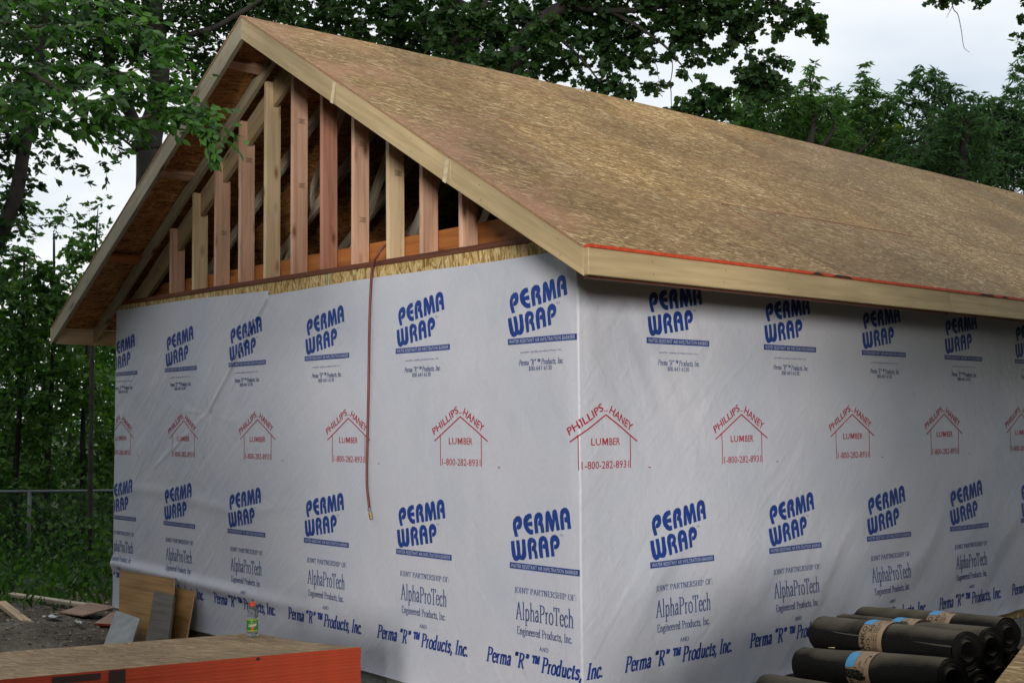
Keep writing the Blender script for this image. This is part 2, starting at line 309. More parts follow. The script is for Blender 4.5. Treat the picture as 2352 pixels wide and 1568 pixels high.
# ------------------------------------------------------------------ stroke font (old-style serif)
G = {  # advance, strokes: '|' polyline, '~' smooth, '_' serif (x, y, half width)
 'P': (.60, '|.14,0 .14,1;~.14,.97 .34,.98 .5,.88 .52,.7 .42,.53 .14,.48;_.14,0 .12;_.1,1 .1'),
 'R': (.68, '|.14,0 .14,1;~.14,.97 .34,.98 .5,.88 .5,.7 .4,.54 .14,.5;|.3,.5 .58,0;_.14,0 .12;_.1,1 .1;_.6,0 .06'),
 'e': (.44, '~.07,.38 .38,.38 .36,.57 .23,.66 .1,.56 .06,.32 .12,.08 .26,.0 .4,.12'),
 'r': (.37, '|.12,0 .12,.62;~.12,.42 .2,.61 .33,.62;_.13,0 .1;_.08,.63 .07'),
 'm': (.80, '|.12,0 .12,.62;|.4,0 .4,.46;|.68,0 .68,.46;~.12,.46 .22,.64 .35,.62 .4,.44;~.4,.46 .5,.64 .63,.62 .68,.44;_.12,0 .09;_.4,0 .09;_.68,0 .09;_.07,.63 .06'),
 'n': (.54, '|.12,0 .12,.62;|.42,0 .42,.46;~.12,.46 .22,.64 .36,.62 .42,.44;_.12,0 .09;_.42,0 .09;_.07,.63 .06'),
 'h': (.54, '|.12,0 .12,1.05;|.42,0 .42,.46;~.12,.46 .22,.64 .36,.62 .42,.44;_.12,0 .09;_.42,0 .09;_.07,1.05 .06'),
 'a': (.45, '~.08,.5 .16,.65 .28,.63 .33,.48;|.33,.5 .33,.06 .42,.02;~.33,.38 .14,.3 .06,.16 .13,.01 .26,.05 .33,.18'),
 'o': (.50, '~.25,.66 .08,.52 .07,.14 .25,-.01 .43,.14 .42,.52 .25,.66'),
 'd': (.53, '~.38,.5 .26,.66 .1,.54 .07,.16 .2,-.01 .38,.14;|.38,0 .38,1.05;_.34,1.05 .06;_.43,0 .06'),
 'p': (.53, '|.13,-.32 .13,.62;~.13,.5 .28,.66 .43,.5 .43,.14 .3,-.01 .13,.12;_.14,-.32 .1;_.08,.63 .06'),
 'g': (.48, '~.22,.65 .08,.56 .1,.34 .24,.27 .36,.38 .35,.57 .22,.65;~.16,.28 .08,.16 .2,.08 .4,.04 .42,-.16 .22,-.3 .05,-.2 .1,-.04;|.34,.6 .46,.63'),
 'u': (.53, '|.12,.62 .12,.2;~.12,.2 .18,.01 .32,.04 .4,.2;|.4,.62 .4,0;_.08,.63 .06;_.36,.63 .06;_.45,0 .06'),
 'c': (.42, '~.37,.5 .3,.64 .16,.62 .07,.44 .07,.18 .17,.0 .28,.01 .38,.13'),
 't': (.34, '|.15,.85 .15,.14;~.15,.14 .2,.01 .31,.06;_.17,.62 .14'),
 's': (.39, '~.32,.5 .24,.65 .1,.6 .09,.44 .3,.26 .3,.08 .18,-.01 .06,.12'),
 'i': (.26, '|.13,0 .13,.62;|.13,.84 .13,.94;_.13,0 .1;_.08,.63 .06'),
 'l': (.26, '|.13,0 .13,1.05;_.13,0 .1;_.08,1.05 .06'),
 'I': (.34, '|.17,0 .17,1;_.17,0 .13;_.17,1 .13'),
 'T': (.62, '|.31,0 .31,1;_.31,.98 .27;_.31,0 .13;|.04,1 .05,.8;|.58,1 .57,.8'),
 'M': (.86, '|.13,0 .13,1;|.13,1 .43,.05;|.43,.05 .72,1;|.72,1 .72,0;_.13,0 .1;_.72,0 .12;_.1,1 .08;_.76,1 .08'),
 'A': (.70, '|.08,0 .34,1;|.34,1 .6,0;_.34,.36 .15;_.08,0 .09;_.61,0 .1'),
 'E': (.60, '|.14,0 .14,1;_.28,1 .22;_.28,0 .22;_.26,.52 .13;|.5,1 .5,.84;|.5,0 .51,.17'),
 'J': (.38, '|.24,1 .24,.14;~.24,.14 .18,-.06 .06,-.04;_.22,1 .13'),
 'O': (.70, '~.35,1.01 .12,.84 .1,.2 .35,-.01 .6,.2 .58,.84 .35,1.01'),
 'N': (.72, '|.13,0 .13,1;|.13,1 .58,0;|.58,0 .58,1;_.13,0 .1;_.08,1 .08;_.58,1 .1'),
 'S': (.50, '~.42,.82 .32,1.0 .14,.97 .09,.74 .4,.42 .42,.14 .26,-.01 .08,.06 .06,.22'),
 'H': (.72, '|.14,0 .14,1;|.58,0 .58,1;_.36,.52 .22;_.14,0 .12;_.14,1 .12;_.58,0 .12;_.58,1 .12'),
 'F': (.54, '|.14,0 .14,1;_.28,1 .2;_.26,.52 .13;|.47,1 .47,.84;_.14,0 .12'),
 'D': (.70, '|.14,0 .14,1;~.14,.98 .44,.96 .6,.72 .6,.28 .44,.02 .14,.01;_.1,0 .1;_.1,1 .1'),
 '.': (.22, '|.1,.0 .1,.09'), ',': (.22, '~.1,.09 .13,0 .06,-.17'), ':': (.24, '|.12,.02 .12,.11;|.12,.5 .12,.59'),
 '-': (.34, '_.17,.34 .12'), ' ': (.30, ''),
 '\u201c': (.42, '~.14,1.02 .08,.92 .1,.8;|.1,.8 .1,.9;~.3,1.02 .24,.92 .26,.8;|.26,.8 .26,.9'),
 '\u201d': (.42, '~.12,.98 .16,.88 .08,.74;|.12,.9 .12,1;~.28,.98 .32,.88 .24,.74;|.28,.9 .28,1'),
 '0': (.5, '~.25,.98 .1,.8 .1,.2 .25,0 .4,.2 .4,.8 .25,.98'), '1': (.5, '|.26,0 .26,.98;|.26,.98 .14,.86;_.26,0 .1'),
 '3': (.5, '~.1,.82 .25,.98 .38,.8 .22,.54;~.22,.54 .4,.42 .36,.08 .2,.0 .08,.12'), '4': (.5, '|.34,0 .34,.98;|.34,.98 .06,.3;_.24,.3 .18'),
 '6': (.5, '~.38,.94 .14,.7 .1,.24 .25,.0 .4,.2 .36,.52 .22,.58 .11,.4'), '7': (.5, '_.25,.94 .17;|.4,.94 .2,0'),
 '8': (.5, '~.25,.98 .12,.78 .25,.54 .38,.28 .25,0 .11,.26 .25,.54 .38,.78 .25,.98'),
}
def serif_polys(text, x0, x1, base, cap, thick=0.10, thin=0.045, slant=0.0, tm_small=True):
    """strokes of the text as thin quads fitted between x0 and x1"""
    segs = []; x = 0.0
    i = 0
    while i < len(text):
        ch = text[i]; sc, up = 1.0, 0.0
        if text[i:i + 1] == '^': i += 1; ch = text[i]; sc, up = 0.5, 0.5        # superscript
        adv, st = G[ch]
        for s in st.split(';'):
            if not s: continue
            pts = [tuple(float(q) for q in p.split(',')) if ',' in p else float(p) for p in s[1:].split()]
            if s[0] == '_':
                (px, py), hw = pts; pts = [(px - hw, py), (px + hw, py)]
            elif s[0] == '~': pts = [tuple(p) for p in spline(pts, 5)]
            for a, b in zip(pts[:-1], pts[1:]):
                segs.append(((a[0] * sc + x, a[1] * sc + up), (b[0] * sc + x, b[1] * sc + up), s[0]))
        x += adv * sc + 0.03; i += 1
    W_ = x; kx = (x1 - x0) / W_; H_ = cap - base
    V, F = [], []
    for a, b, kind in segs:
        dx, dy = (b[0] - a[0]), (b[1] - a[1]); l = math.hypot(dx, dy) or 1e-6
        h = (thin + (thick - thin) * abs(dy) / l) * 0.72 if kind != '_' else thin * 0.75
        nx, ny = -dy / l, dx / l; ex, ey = dx / l * h * .35, dy / l * h * .35
        q = []
        for (px, py) in ((a[0] - ex + nx * h, a[1] - ey + ny * h), (a[0] - ex - nx * h, a[1] - ey - ny * h), (b[0] + ex - nx * h, b[1] + ey - ny * h), (b[0] + ex + nx * h, b[1] + ey + ny * h)):
            q.append((x0 + px * kx + slant * py * H_, base + py * H_))
        n = len(V); V += q; F.append((n, n + 1, n + 2, n + 3))
    return V, F
def sans_polys(text, x0, x1, base, cap, bold=0.0, ang=0.0):
    """plain sans lettering fitted between x0 and x1 (rotated about its start)"""
    cu = bpy.data.curves.new('lettering', 'FONT'); cu.body = text; cu.offset = bold; cu.resolution_u = 2; cu.fill_mode = 'FRONT'
    o = bpy.data.objects.new('lettering', cu); COL.objects.link(o); bpy.context.view_layer.update()
    me = bpy.data.meshes.new_from_object(o.evaluated_get(bpy.context.evaluated_depsgraph_get()))
    v = np.array([p.co[:2] for p in me.vertices]); f = [tuple(p.vertices) for p in me.polygons]
    bpy.data.objects.remove(o); bpy.data.curves.remove(cu); bpy.data.meshes.remove(me)
    mn, mxv = v.min(0), v.max(0)
    hh = (mxv[1] - mn[1])
    v = (v - mn) / np.array([mxv[0] - mn[0], hh])
    v = v * np.array([x1 - x0, cap - base])
    c, s = math.cos(ang), math.sin(ang)
    return [(x0 + p[0] * c - p[1] * s, base + p[0] * s + p[1] * c) for p in v], f
def poly(pts): return [tuple(p) for p in pts], [tuple(range(len(pts)))]
def stroke(a, b, w):
    d = Vector((b[0] - a[0], b[1] - a[1])).normalized(); n = Vector((-d.y, d.x)) * w / 2
    return poly([(a[0] + n.x, a[1] + n.y), (a[0] - n.x, a[1] - n.y), (b[0] - n.x, b[1] - n.y), (b[0] + n.x, b[1] + n.y)])
def join2d(lst):
    V, F, MI = [], [], []
    for (v, f), mi in lst:
        n = len(V); V += v; F += [tuple(i + n for i in q) for q in f]; MI += [mi] * len(f)
    return V, F, MI
# blue display lettering, outlines in metres from the left end of the bar
LOGO = {
 'P': [(0.049,0.189),(0.033,0.234),(0.03,0.265),(0.04,0.291),(0.063,0.308),(0.088,0.311),(0.105,0.3),(0.11,0.28),(0.109,0.261),(0.099,0.242),(0.078,0.233),(0.064,0.236),(0.065,0.256),(0.076,0.259),(0.081,0.268),(0.079,0.278),(0.068,0.279),(0.059,0.272),(0.054,0.257),(0.062,0.229),(0.075,0.192)],
 'E': [(0.192,0.331),(0.197,0.306),(0.177,0.302),(0.164,0.29),(0.158,0.278),(0.199,0.284),(0.203,0.261),(0.164,0.259),(0.173,0.244),(0.187,0.236),(0.205,0.24),(0.208,0.213),(0.18,0.211),(0.155,0.222),(0.133,0.245),(0.124,0.271),(0.125,0.294),(0.14,0.315),(0.165,0.328)],
 'R': [(0.227,0.218),(0.22,0.263),(0.219,0.301),(0.227,0.325),(0.247,0.339),(0.267,0.341),(0.283,0.335),(0.291,0.319),(0.291,0.3),(0.285,0.286),(0.292,0.278),(0.3,0.258),(0.304,0.228),(0.279,0.225),(0.274,0.252),(0.27,0.265),(0.254,0.269),(0.255,0.291),(0.261,0.294),(0.265,0.304),(0.258,0.31),(0.249,0.305),(0.245,0.284),(0.247,0.261),(0.253,0.223)],
 'M': [(0.318,0.232),(0.317,0.28),(0.317,0.333),(0.321,0.347),(0.336,0.354),(0.349,0.35),(0.357,0.334),(0.376,0.299),(0.375,0.329),(0.377,0.355),(0.39,0.364),(0.407,0.362),(0.414,0.345),(0.422,0.308),(0.435,0.251),(0.41,0.246),(0.404,0.279),(0.398,0.309),(0.389,0.276),(0.385,0.247),(0.375,0.238),(0.364,0.242),(0.354,0.263),(0.34,0.303),(0.342,0.267),(0.343,0.236)],
 'A': [(0.448,0.252),(0.442,0.288),(0.439,0.329),(0.443,0.357),(0.455,0.37),(0.474,0.378),(0.49,0.377),(0.506,0.368),(0.515,0.347),(0.519,0.306),(0.526,0.264),(0.501,0.26),(0.498,0.296),(0.475,0.3),(0.475,0.323),(0.489,0.325),(0.489,0.34),(0.481,0.35),(0.471,0.348),(0.465,0.335),(0.466,0.305),(0.474,0.256)],
 'W': [(0.012,0.159),(0.04,0.162),(0.043,0.129),(0.052,0.086),(0.056,0.075),(0.064,0.075),(0.068,0.093),(0.064,0.125),(0.058,0.167),(0.084,0.169),(0.09,0.134),(0.094,0.097),(0.099,0.081),(0.108,0.082),(0.112,0.099),(0.112,0.134),(0.109,0.176),(0.136,0.177),(0.14,0.141),(0.147,0.094),(0.142,0.076),(0.128,0.059),(0.108,0.056),(0.085,0.06),(0.073,0.051),(0.053,0.046),(0.037,0.052),(0.024,0.072),(0.016,0.11)],
 'r': [(0.173,0.065),(0.165,0.106),(0.158,0.143),(0.162,0.174),(0.178,0.189),(0.2,0.19),(0.223,0.183),(0.235,0.163),(0.233,0.144),(0.227,0.129),(0.238,0.114),(0.247,0.076),(0.223,0.073),(0.219,0.099),(0.21,0.116),(0.196,0.117),(0.197,0.141),(0.207,0.144),(0.213,0.157),(0.206,0.167),(0.194,0.165),(0.187,0.15),(0.19,0.119),(0.194,0.068)],
 'a': [(0.267,0.08),(0.259,0.117),(0.254,0.162),(0.26,0.188),(0.276,0.203),(0.298,0.207),(0.317,0.201),(0.331,0.182),(0.337,0.144),(0.345,0.091),(0.319,0.088),(0.313,0.134),(0.289,0.138),(0.291,0.159),(0.306,0.16),(0.306,0.175),(0.298,0.183),(0.288,0.178),(0.283,0.161),(0.286,0.127),(0.292,0.082)],
 'p': [(0.365,0.095),(0.36,0.132),(0.354,0.173),(0.358,0.199),(0.372,0.214),(0.394,0.22),(0.415,0.213),(0.429,0.196),(0.432,0.173),(0.423,0.154),(0.406,0.141),(0.387,0.14),(0.387,0.161),(0.402,0.163),(0.408,0.174),(0.404,0.184),(0.39,0.187),(0.381,0.179),(0.378,0.157),(0.384,0.124),(0.389,0.099)],
}

# ------------------------------------------------------------------ noise in numpy
_P = rng.random((256, 256))
def vnoise(x, y):
    xi = np.floor(x).astype(int); yi = np.floor(y).astype(int); fx = x - xi; fy = y - yi
    fx = fx * fx * (3 - 2 * fx); fy = fy * fy * (3 - 2 * fy)
    g = lambda a, b: _P[a % 256, b % 256]
    return (g(xi, yi) * (1 - fx) + g(xi + 1, yi) * fx) * (1 - fy) + (g(xi, yi + 1) * (1 - fx) + g(xi + 1, yi + 1) * fx) * fy
def sstep(a, b, x):
    t = np.clip((x - a) / (b - a), 0, 1); return t * t * (3 - 2 * t)

# ------------------------------------------------------------------ ground
def ground_z(x, y):
    x = np.asarray(x, float); y = np.asarray(y, float)
    z = 0.05 + 0.05 * (vnoise(x * .7 + 40, y * .7 + 40) - .5) + 0.025 * (vnoise(x * 3 + 9, y * 3) - .5)
    far = sstep(9, 30, np.hypot(x + 3, y - 4))
    z = z + far * (1.0 * (vnoise(x * .06 + 7, y * .06 + 3) - .35)) * 1.2
    # low heap of dirt beside the leaning boards
    z = z + 0.13 * np.exp(-(((x + 5.9) / .75) ** 2 + ((y + .95) / .5) ** 2))
    z = z + 0.10 * np.exp(-(((x + 7.3) / 1.2) ** 2 + ((y + .5) / .7) ** 2))
    z = z + 0.16 * sstep(1, 7, y) * sstep(-1, 2, x)
    return z
def ground_mesh():
    r = np.concatenate([np.linspace(0, 14, 90), np.geomspace(14.4, 420, 46)]); th = np.linspace(0, 2 * math.pi, 181)[:-1]
    V = []; cx, cy = -4, -1
    for a in r:
        for t in th: V.append((cx + a * math.cos(t), cy + a * math.sin(t)))
    V = np.array(V); z = ground_z(V[:, 0], V[:, 1]); z *= 1
    n = len(th); F = []
    for i in range(len(r) - 1):
        for k in range(n): F.append((i * n + k, i * n + (k + 1) % n, (i + 1) * n + (k + 1) % n, (i + 1) * n + k))
    return np.c_[V, z], F
m, t, b, L = mat('ground_earth')
tc = nd(t, 'ShaderNodeTexCoord')
n1 = nd(t, 'ShaderNodeTexNoise'); n1.inputs['Scale'].default_value = 2.2; n1.inputs['Detail'].default_value = 9; n1.inputs['Roughness'].default_value = .65; L(tc.outputs['Object'], n1.inputs[0])
n2 = nd(t, 'ShaderNodeTexNoise'); n2.inputs['Scale'].default_value = 38; n2.inputs['Detail'].default_value = 6; L(tc.outputs['Object'], n2.inputs[0])
r1 = ramp(t, [(0.3, (0.05, 0.043, 0.034)), (0.5, (0.105, 0.09, 0.07)), (0.72, (0.22, 0.2, 0.165))]); L(n1.outputs['Fac'], r1.inputs[0])
r2 = ramp(t, [(0.35, (0.62, 0.6, 0.56)), (0.65, (1.15, 1.12, 1.06))]); L(n2.outputs['Fac'], r2.inputs[0])
mu = nd(t, 'ShaderNodeMix', data_type='RGBA', blend_type='MULTIPLY'); mu.inputs[0].default_value = 1; L(r1.outputs[0], mu.inputs[6]); L(r2.outputs[0], mu.inputs[7])
# beyond the building site the earth is under leaf litter and grass
sx = nd(t, 'ShaderNodeSeparateXYZ'); L(tc.outputs['Object'], sx.inputs[0])
vl = nd(t, 'ShaderNodeVectorMath', operation='DISTANCE'); L(tc.outputs['Object'], vl.inputs[0]); vl.inputs[1].default_value = (-1, 3, 0)
mr = nd(t, 'ShaderNodeMapRange'); L(vl.outputs['Value'], mr.inputs[0]); mr.inputs[1].default_value = 7.4; mr.inputs[2].default_value = 10
mg = nd(t, 'ShaderNodeMix', data_type='RGBA'); L(mr.outputs[0], mg.inputs[0]); L(mu.outputs[2], mg.inputs[6])
r3 = ramp(t, [(0.35, (0.018, 0.03, 0.01)), (0.65, (0.05, 0.07, 0.022))]); L(n1.outputs['Fac'], r3.inputs[0]); L(r3.outputs[0], mg.inputs[7])
L(mg.outputs[2], b.inputs['Base Color']); b.inputs['Roughness'].default_value = .95
bp = nd(t, 'ShaderNodeBump'); bp.inputs['Strength'].default_value = .8; bp.inputs['Distance'].default_value = .03; L(n2.outputs['Fac'], bp.inputs['Height']); L(bp.outputs[0], b.inputs['Normal'])
M['ground'] = m
gv, gf = ground_mesh()
tag(add('ground', gv, gf, m, smooth=True), kind='structure')

# ------------------------------------------------------------------ the building
WX, LY = -6.22, 16.2                      # gable wall x from WX to 0 (y = 0), side wall y from 0 to LY (x = 0)
XR, XE, XW = -3.12, 0.48, -6.72           # ridge and eaves
YF, YB = -0.43, 16.63
ZE = 2.823
def ridge_z(y): return 4.963 + 0.085 * (1 - math.exp(-(y + .43) / 3.0))
def roof_z(x, y=-.43):
    zr = ridge_z(y)
    return ZE + (zr - ZE) * ((XE - x) / (XE - XR) if x > XR else (x - XW) / (XR - XW))
B = thing('wooden_building', (-3.1, 6.1, 0.1), 'unfinished wooden garage wrapped in printed white film under a bare strand board roof', 'building')

# foundation blocks with mortar joints
M['block'] = simple('concrete_block', (0.21, 0.215, 0.20), 0.9, var=0.22, scale=25, bump=0.5)
M['mortar'] = simple('mortar', (0.13, 0.13, 0.12), 0.95, scale=30)
def block_row(along, n, z0, z1, off):
    bl, g = 0.40, 0.012
    for k in range(n):
        a = off + k * (bl + g)
        if along == 'x':
            x0, x1 = max(WX + .006, WX + a), min(-.006 if z1 < .12 else -.2, WX + a + bl)
            if x1 - x0 < .04: continue
            v = boxv((x0, .006, z0), (x1, .17, z1))
        else:
            if a > LY: break
            v = boxv((-.17, max(.006, a), z0), (-.006, min(LY, a + bl), z1))
        o = add('concrete_block', v, BOXF, M['block'], B)
        bevel_mesh(o.data, .004)
add('mortar_bed', boxv((WX + .01, .016, -.2), (-.016, .15, .255)), BOXF, M['mortar'], B)
add('mortar_bed', boxv((-.15, .155, -.2), (-.016, LY, .255)), BOXF, M['mortar'], B)
block_row('x', 16, .075, .255, -.2); block_row('x', 16, -.117, .063, 0)
for k in range(24):
    for (z0, z1, o_) in ((.075, .255, .0), (-.117, .063, -.2)):
        a = .18 + o_ + k * .412
        v = boxv((-.17, max(.18, a), z0), (-.006, a + .40, z1))
        bevel_mesh(add('concrete_block', v, BOXF, M['block'], B).data, .004)

# wall sheathing behind the film (closes the inside)
def ZT(x): return 2.895 + .006 * abs(x)       # upper edge of the film on the gable wall
def ZP(x): return 2.972 + .011 * abs(x)       # underside of the plate
add('wall_sheathing', [(WX, .006, .26), (-.012, .006, .26), (-.012, .006, ZP(0)), (WX, .006, ZP(WX)), (WX, .020, .26), (-.012, .020, .26), (-.012, .020, ZP(0)), (WX, .020, ZP(WX))],
    [(0, 1, 2, 3), (7, 6, 5, 4), (0, 4, 5, 1), (1, 5, 6, 2), (2, 6, 7, 3), (3, 7, 4, 0)], M['band_osb'], B, frame=Matrix.Translation((WX, .006, 0)))
add('wall_sheathing', boxv((-.02, .022, .26), (-.008, LY, 3.03)), BOXF, M['band_osb'], B, frame=Matrix.Rotation(R(90), 4, 'Z'))
add('wall_sheathing', boxv((WX, .022, .26), (WX + .012, LY, 3.03)), BOXF, M['band_osb'], B)
add('wall_sheathing', boxv((WX + .012, LY - .012, .26), (-.022, LY, 3.03)), BOXF, M['band_osb'], B)
v = [(XW + .5, LY - .01, 3.03), (-.02, LY - .01, 3.03), (XR, LY - .01, roof_z(XR, LY) - .06), (XW + .5, LY, 3.03), (-.02, LY, 3.03), (XR, LY, roof_z(XR, LY) - .06)]
add('gable_sheathing', v, [(0, 1, 2), (5, 4, 3), (0, 3, 4, 1), (1, 4, 5, 2), (2, 5, 3, 0)], M['band_osb'], B)
# blue chalk-marked joint of the sheathing above the film
M['blue_line'] = simple('blue_chalk_line', (0.10, 0.28, 0.32), .8)
add('sheathing_joint', boxv((-2.612, .0025, 2.90), (-2.603, .0055, 3.0)), BOXF, M['blue_line'], B)

# bottom plate, beam, studs
pl = prism_xz('bottom_plate', [(WX, ZP(WX) + .001), (-.02, ZP(0) + .001), (-.02, ZP(0) + .036), (WX, ZP(WX) + .036)], -.004, .14, M['plate'], B, (1, 0, 0))
board('rim_beam', (WX + .06, .165, 3.12), (-.36, .165, 3.105), .17, .042, M['beam'], B)
SM = ['stud_pink', 'stud_tan', 'stud_pink', 'stud_pink', 'stud_tan', 'stud_tan', 'stud_red', 'stud_pink', 'stud_tan', 'stud_pink', 'stud_pink']
SM[5] = 'stud_pink'
stud_x = [-5.148, -4.721, -4.333, -3.923, -3.522, -3.12, -2.707, -2.298, -1.872, -1.495, -1.081]
for k, x in enumerate(stud_x):
    z0 = ZP(x) + .037; z1 = roof_z(x + .03, 0) - .135
    if x > -3.3: z1 = roof_z(x + .04, 0) - .12
    lean = random.uniform(-.006, .006)
    board('gable_stud', (x + .019, .067, z0), (x + .019 + lean, .067, z1), .038, .13, M[SM[k]], B, up=(1, 0, 0))
    # grade stamp printed on some studs
M['stamp'] = simple('stamp_ink', (0.06, 0.03, 0.03), .8)
for k, zz in ((3, 4.05), (5, 3.72), (5, 4.22), (7, 3.9), (8, 3.62), (7, 3.35), (2, 3.5)):
    x = stud_x[k] + .0395
    V, F, MI = join2d([(sans_polys('S-DRY', 0, .05, 0, .018), 0), (stroke((-.006, -.006), (.056, -.006), .003), 0), (stroke((-.006, .024), (.056, .024), .003), 0)])
    add('stamp_print', [(x + .0015, .05 + p[0], zz + p[1]) for p in V], F, M['stamp'], B)

# gable chords and fly rafter
def chord(name, xa, xb, off0, off1, y0, y1, mat_, plumb=True):
    pts = [(xa, roof_z(xa, (y0 + y1) / 2) - off0), (xb, roof_z(xb, (y0 + y1) / 2) - off0), (xb, roof_z(xb, (y0 + y1) / 2) - off1), (xa, roof_z(xa, (y0 + y1) / 2) - off1)]
    d = (xb - xa, 0, pts[1][1] - pts[0][1])
    return prism_xz(name, pts, y0, y1, mat_, B, d)
chord('fly_rafter', XW + .045, XR - .002, .016, .128, -.040, -.003, M['fascia_grey'])
chord('fly_rafter', XR + .002, XE - .045, .016, .128, -.040, -.003, M['fascia_grey'])
chord('top_chord', WX + .12, XR - .002, .132, .34, .060, .098, M['chord'])
chord('top_chord', XR + .002, -.35, .132, .34, .060, .098, M['chord'])
# trusses further in
for j in range(1, 18):
    y = .05 + .61 * j
    if y > LY - .3: break
    T = None
    zt = 3.125
    pts = [(XW + .3, roof_z(XW + .3, y) - .016), (XR, roof_z(XR, y) - .016), (XE - .3, roof_z(XE - .3, y) - .016), (XE - .3, roof_z(XE - .3, y) - .12), (XR, roof_z(XR, y) - .125), (XW + .3, roof_z(XW + .3, y) - .12)]
    T = prism_xz('truss', [(WX + .02, 3.035), (-.03, 3.035), (-.03, 3.124), (WX + .02, 3.124)], y, y + .038, M['web'], B, (1, 0, 0), bev=0)
    def sub(name, pts, d):
        o = prism_xz(name, pts, y + .0005, y + .0375, M['web'], None, d, bev=0)
        o.parent = T; o.matrix_parent_inverse = PLOC[T.name].inverted(); return o
    o = sub('rafter', [(XW + .05, roof_z(XW + .05, y) - .016), (XR - .001, roof_z(XR, y) - .016), (XR - .001, roof_z(XR, y) - .125), (XW + .05, roof_z(XW + .05, y) - .12)], (3.6, 0, 2.14))
    o = sub('rafter', [(XR + .001, roof_z(XR, y) - .016), (XE - .05, roof_z(XE - .05, y) - .016), (XE - .05, roof_z(XE - .05, y) - .12), (XR + .001, roof_z(XR, y) - .125)], (3.6, 0, -2.14))
    if j > 7: continue
    for (xa, za, xb) in ((-4.4, 3.124, XR - .1), (-2.6, 3.124, -1.9)):
        zb = roof_z(xb, y) - .13; s = .045 if xb > xa else -.045
        sub('web', [(xa - .05, za), (xa + .05, za), (xb + .05, zb), (xb - .05, zb)] if abs(xb - xa) > 0 else [], (xb - xa, 0, zb - za))
# pale upright and offcuts seen behind the studs
board('web_post', (-1.32, .66, 3.2), (-1.32, .66, 3.75), .038, .14, M['pale'], B, up=(1, 0, 0))
board('web_post', (-3.80, .52, 3.13), (-3.80, .52, 3.95), .038, .09, M['web'], B, up=(1, 0, 0))
board('web_post', (-2.72, .70, 3.13), (-2.72, .70, 4.1), .038, .14, M['web'], B, up=(1, 0, 0))
board('ceiling_board', (-2.2, .46, 3.225), (-.35, .46, 3.225), .14, .038, M['chord'], B, up=(0, 1, 0))
board('ceiling_board', (-6.1, .42, 3.22), (-3.4, .42, 3.22), .09, .038, M['chord'], B)

# lookouts under the overhang
def lookout(x, w=.085):
    z = roof_z(x, -.2) - .016 - .020; sl = math.atan2(2.14, 3.6) * (1 if x < XR else -1)
    up = (math.cos(sl), 0, math.sin(sl))
    board('lookout', (x, YF + .042, z - .002), (x, -.042, z - .002), w, .036, M['beam'] if x < -5 else M['stud_pink'], B, up=up)
for x in (-3.50, -4.64, -5.66): lookout(x)
for x in (-2.5, -1.3): lookout(x)

# bargeboards (rake fascia) and eave fascia
def barge(pts, mt): return prism_xz('bargeboard', pts, YF, YF + .038, mt, B, (pts[1][0] - pts[0][0], 0, pts[1][1] - pts[0][1]), bev=.003)
zr = roof_z(XR) - .013; D_ = .168
xm = [XR + .002, -1.83, -.62, XE]
for a, b_ in ((-1.83, XR), (-.62, -1.83), (XE, -.62)):
    x0, x1 = b_ + .0015, a - .001
    barge([(x0, roof_z(x0) - .013), (x1, roof_z(x1) - .013), (x1, roof_z(x1) - .013 - D_ + (.018 if x1 > .4 else 0)), (x0, roof_z(x0) - .013 - D_)], M['fascia'])
ZWL = lambda x: roof_z(x) + .035 * (XR - x) / 3.6
for a, b_ in ((XW, -4.9), (-4.9, XR)):
    x0, x1 = a + .001, b_ - .0015
    barge([(x0, ZWL(x0) - .013), (x1, ZWL(x1) - .013), (x1, ZWL(x1) - .013 - D_), (x0, ZWL(x0) - .013 - D_ + (.02 if x0 < -6.5 else 0))], M['fascia_grey'])
# pale sawn stripes where the bargeboard boards meet
for x in (-1.86, -.65):
    z = roof_z(x) - .016
    add('joint_stripe', [(x - .012, YF - .002, z - .004), (x + .022, YF - .002, z - .024), (x + .022 - .035, YF - .002, z - .16), (x - .012 - .035, YF - .002, z - .142)], [(0, 1, 2, 3)], M['pale'], B)
for nm, x, sgn in (('eave_fascia', XE, 1), ('eave_fascia', XW, -1)):
    ys = [YF + .001, 3.2, 6.9, 10.2, 13.4, YB]
    for a, b_ in zip(ys[:-1], ys[1:]):
        zt = ZE - .016 + (.035 if sgn < 0 else 0)
        xa, xb = (x + .001, x + .039) if sgn > 0 else (x - .039, x - .001)
        v = boxv((xa, a, zt - .142), (xb, b_ - .003, zt))
        o = add(nm, v, BOXF, M['fascia'], B, frame_x((xa, a, zt), (0, 1, 0))); bevel_mesh(o.data, .003)
        v = boxv((xa - .042 * sgn, a + .04, zt - .153), (xb - .042 * sgn, b_ - .003, zt - .012))
        o = add('subfascia', v, BOXF, M['plate'] if sgn > 0 else M['stud_tan'], B, frame_x((xa, a, zt), (0, 1, 0)))
# the orange sealed edge of the deck showing above the fascia, with black marks
for a, b_ in ((YF + .01, 2.005), (2.01, 4.445), (4.45, 6.885), (6.89, 9.3), (9.31, 13), (13.01, YB)):
    mt = M['red_edge']
    v = boxv((XE + .002, a, ZE - .0145), (XE + .044, b_, ZE + .0035))
    e_ = add('deck_edge', v, BOXF, mt, B)
ys_ = 0
for a, b_ in ((1.52, 1.66), (1.74, 1.98), (3.6, 3.84), (3.93, 4.05), (6.2, 6.5)):
    add('edge_mark', [(XE + .0452, a, ZE - .012), (XE + .0452, b_, ZE - .013), (XE + .0452, b_ - .04, ZE + .002), (XE + .0452, a + .05, ZE + .003)], [(0, 1, 2, 3)], M['black'], B)

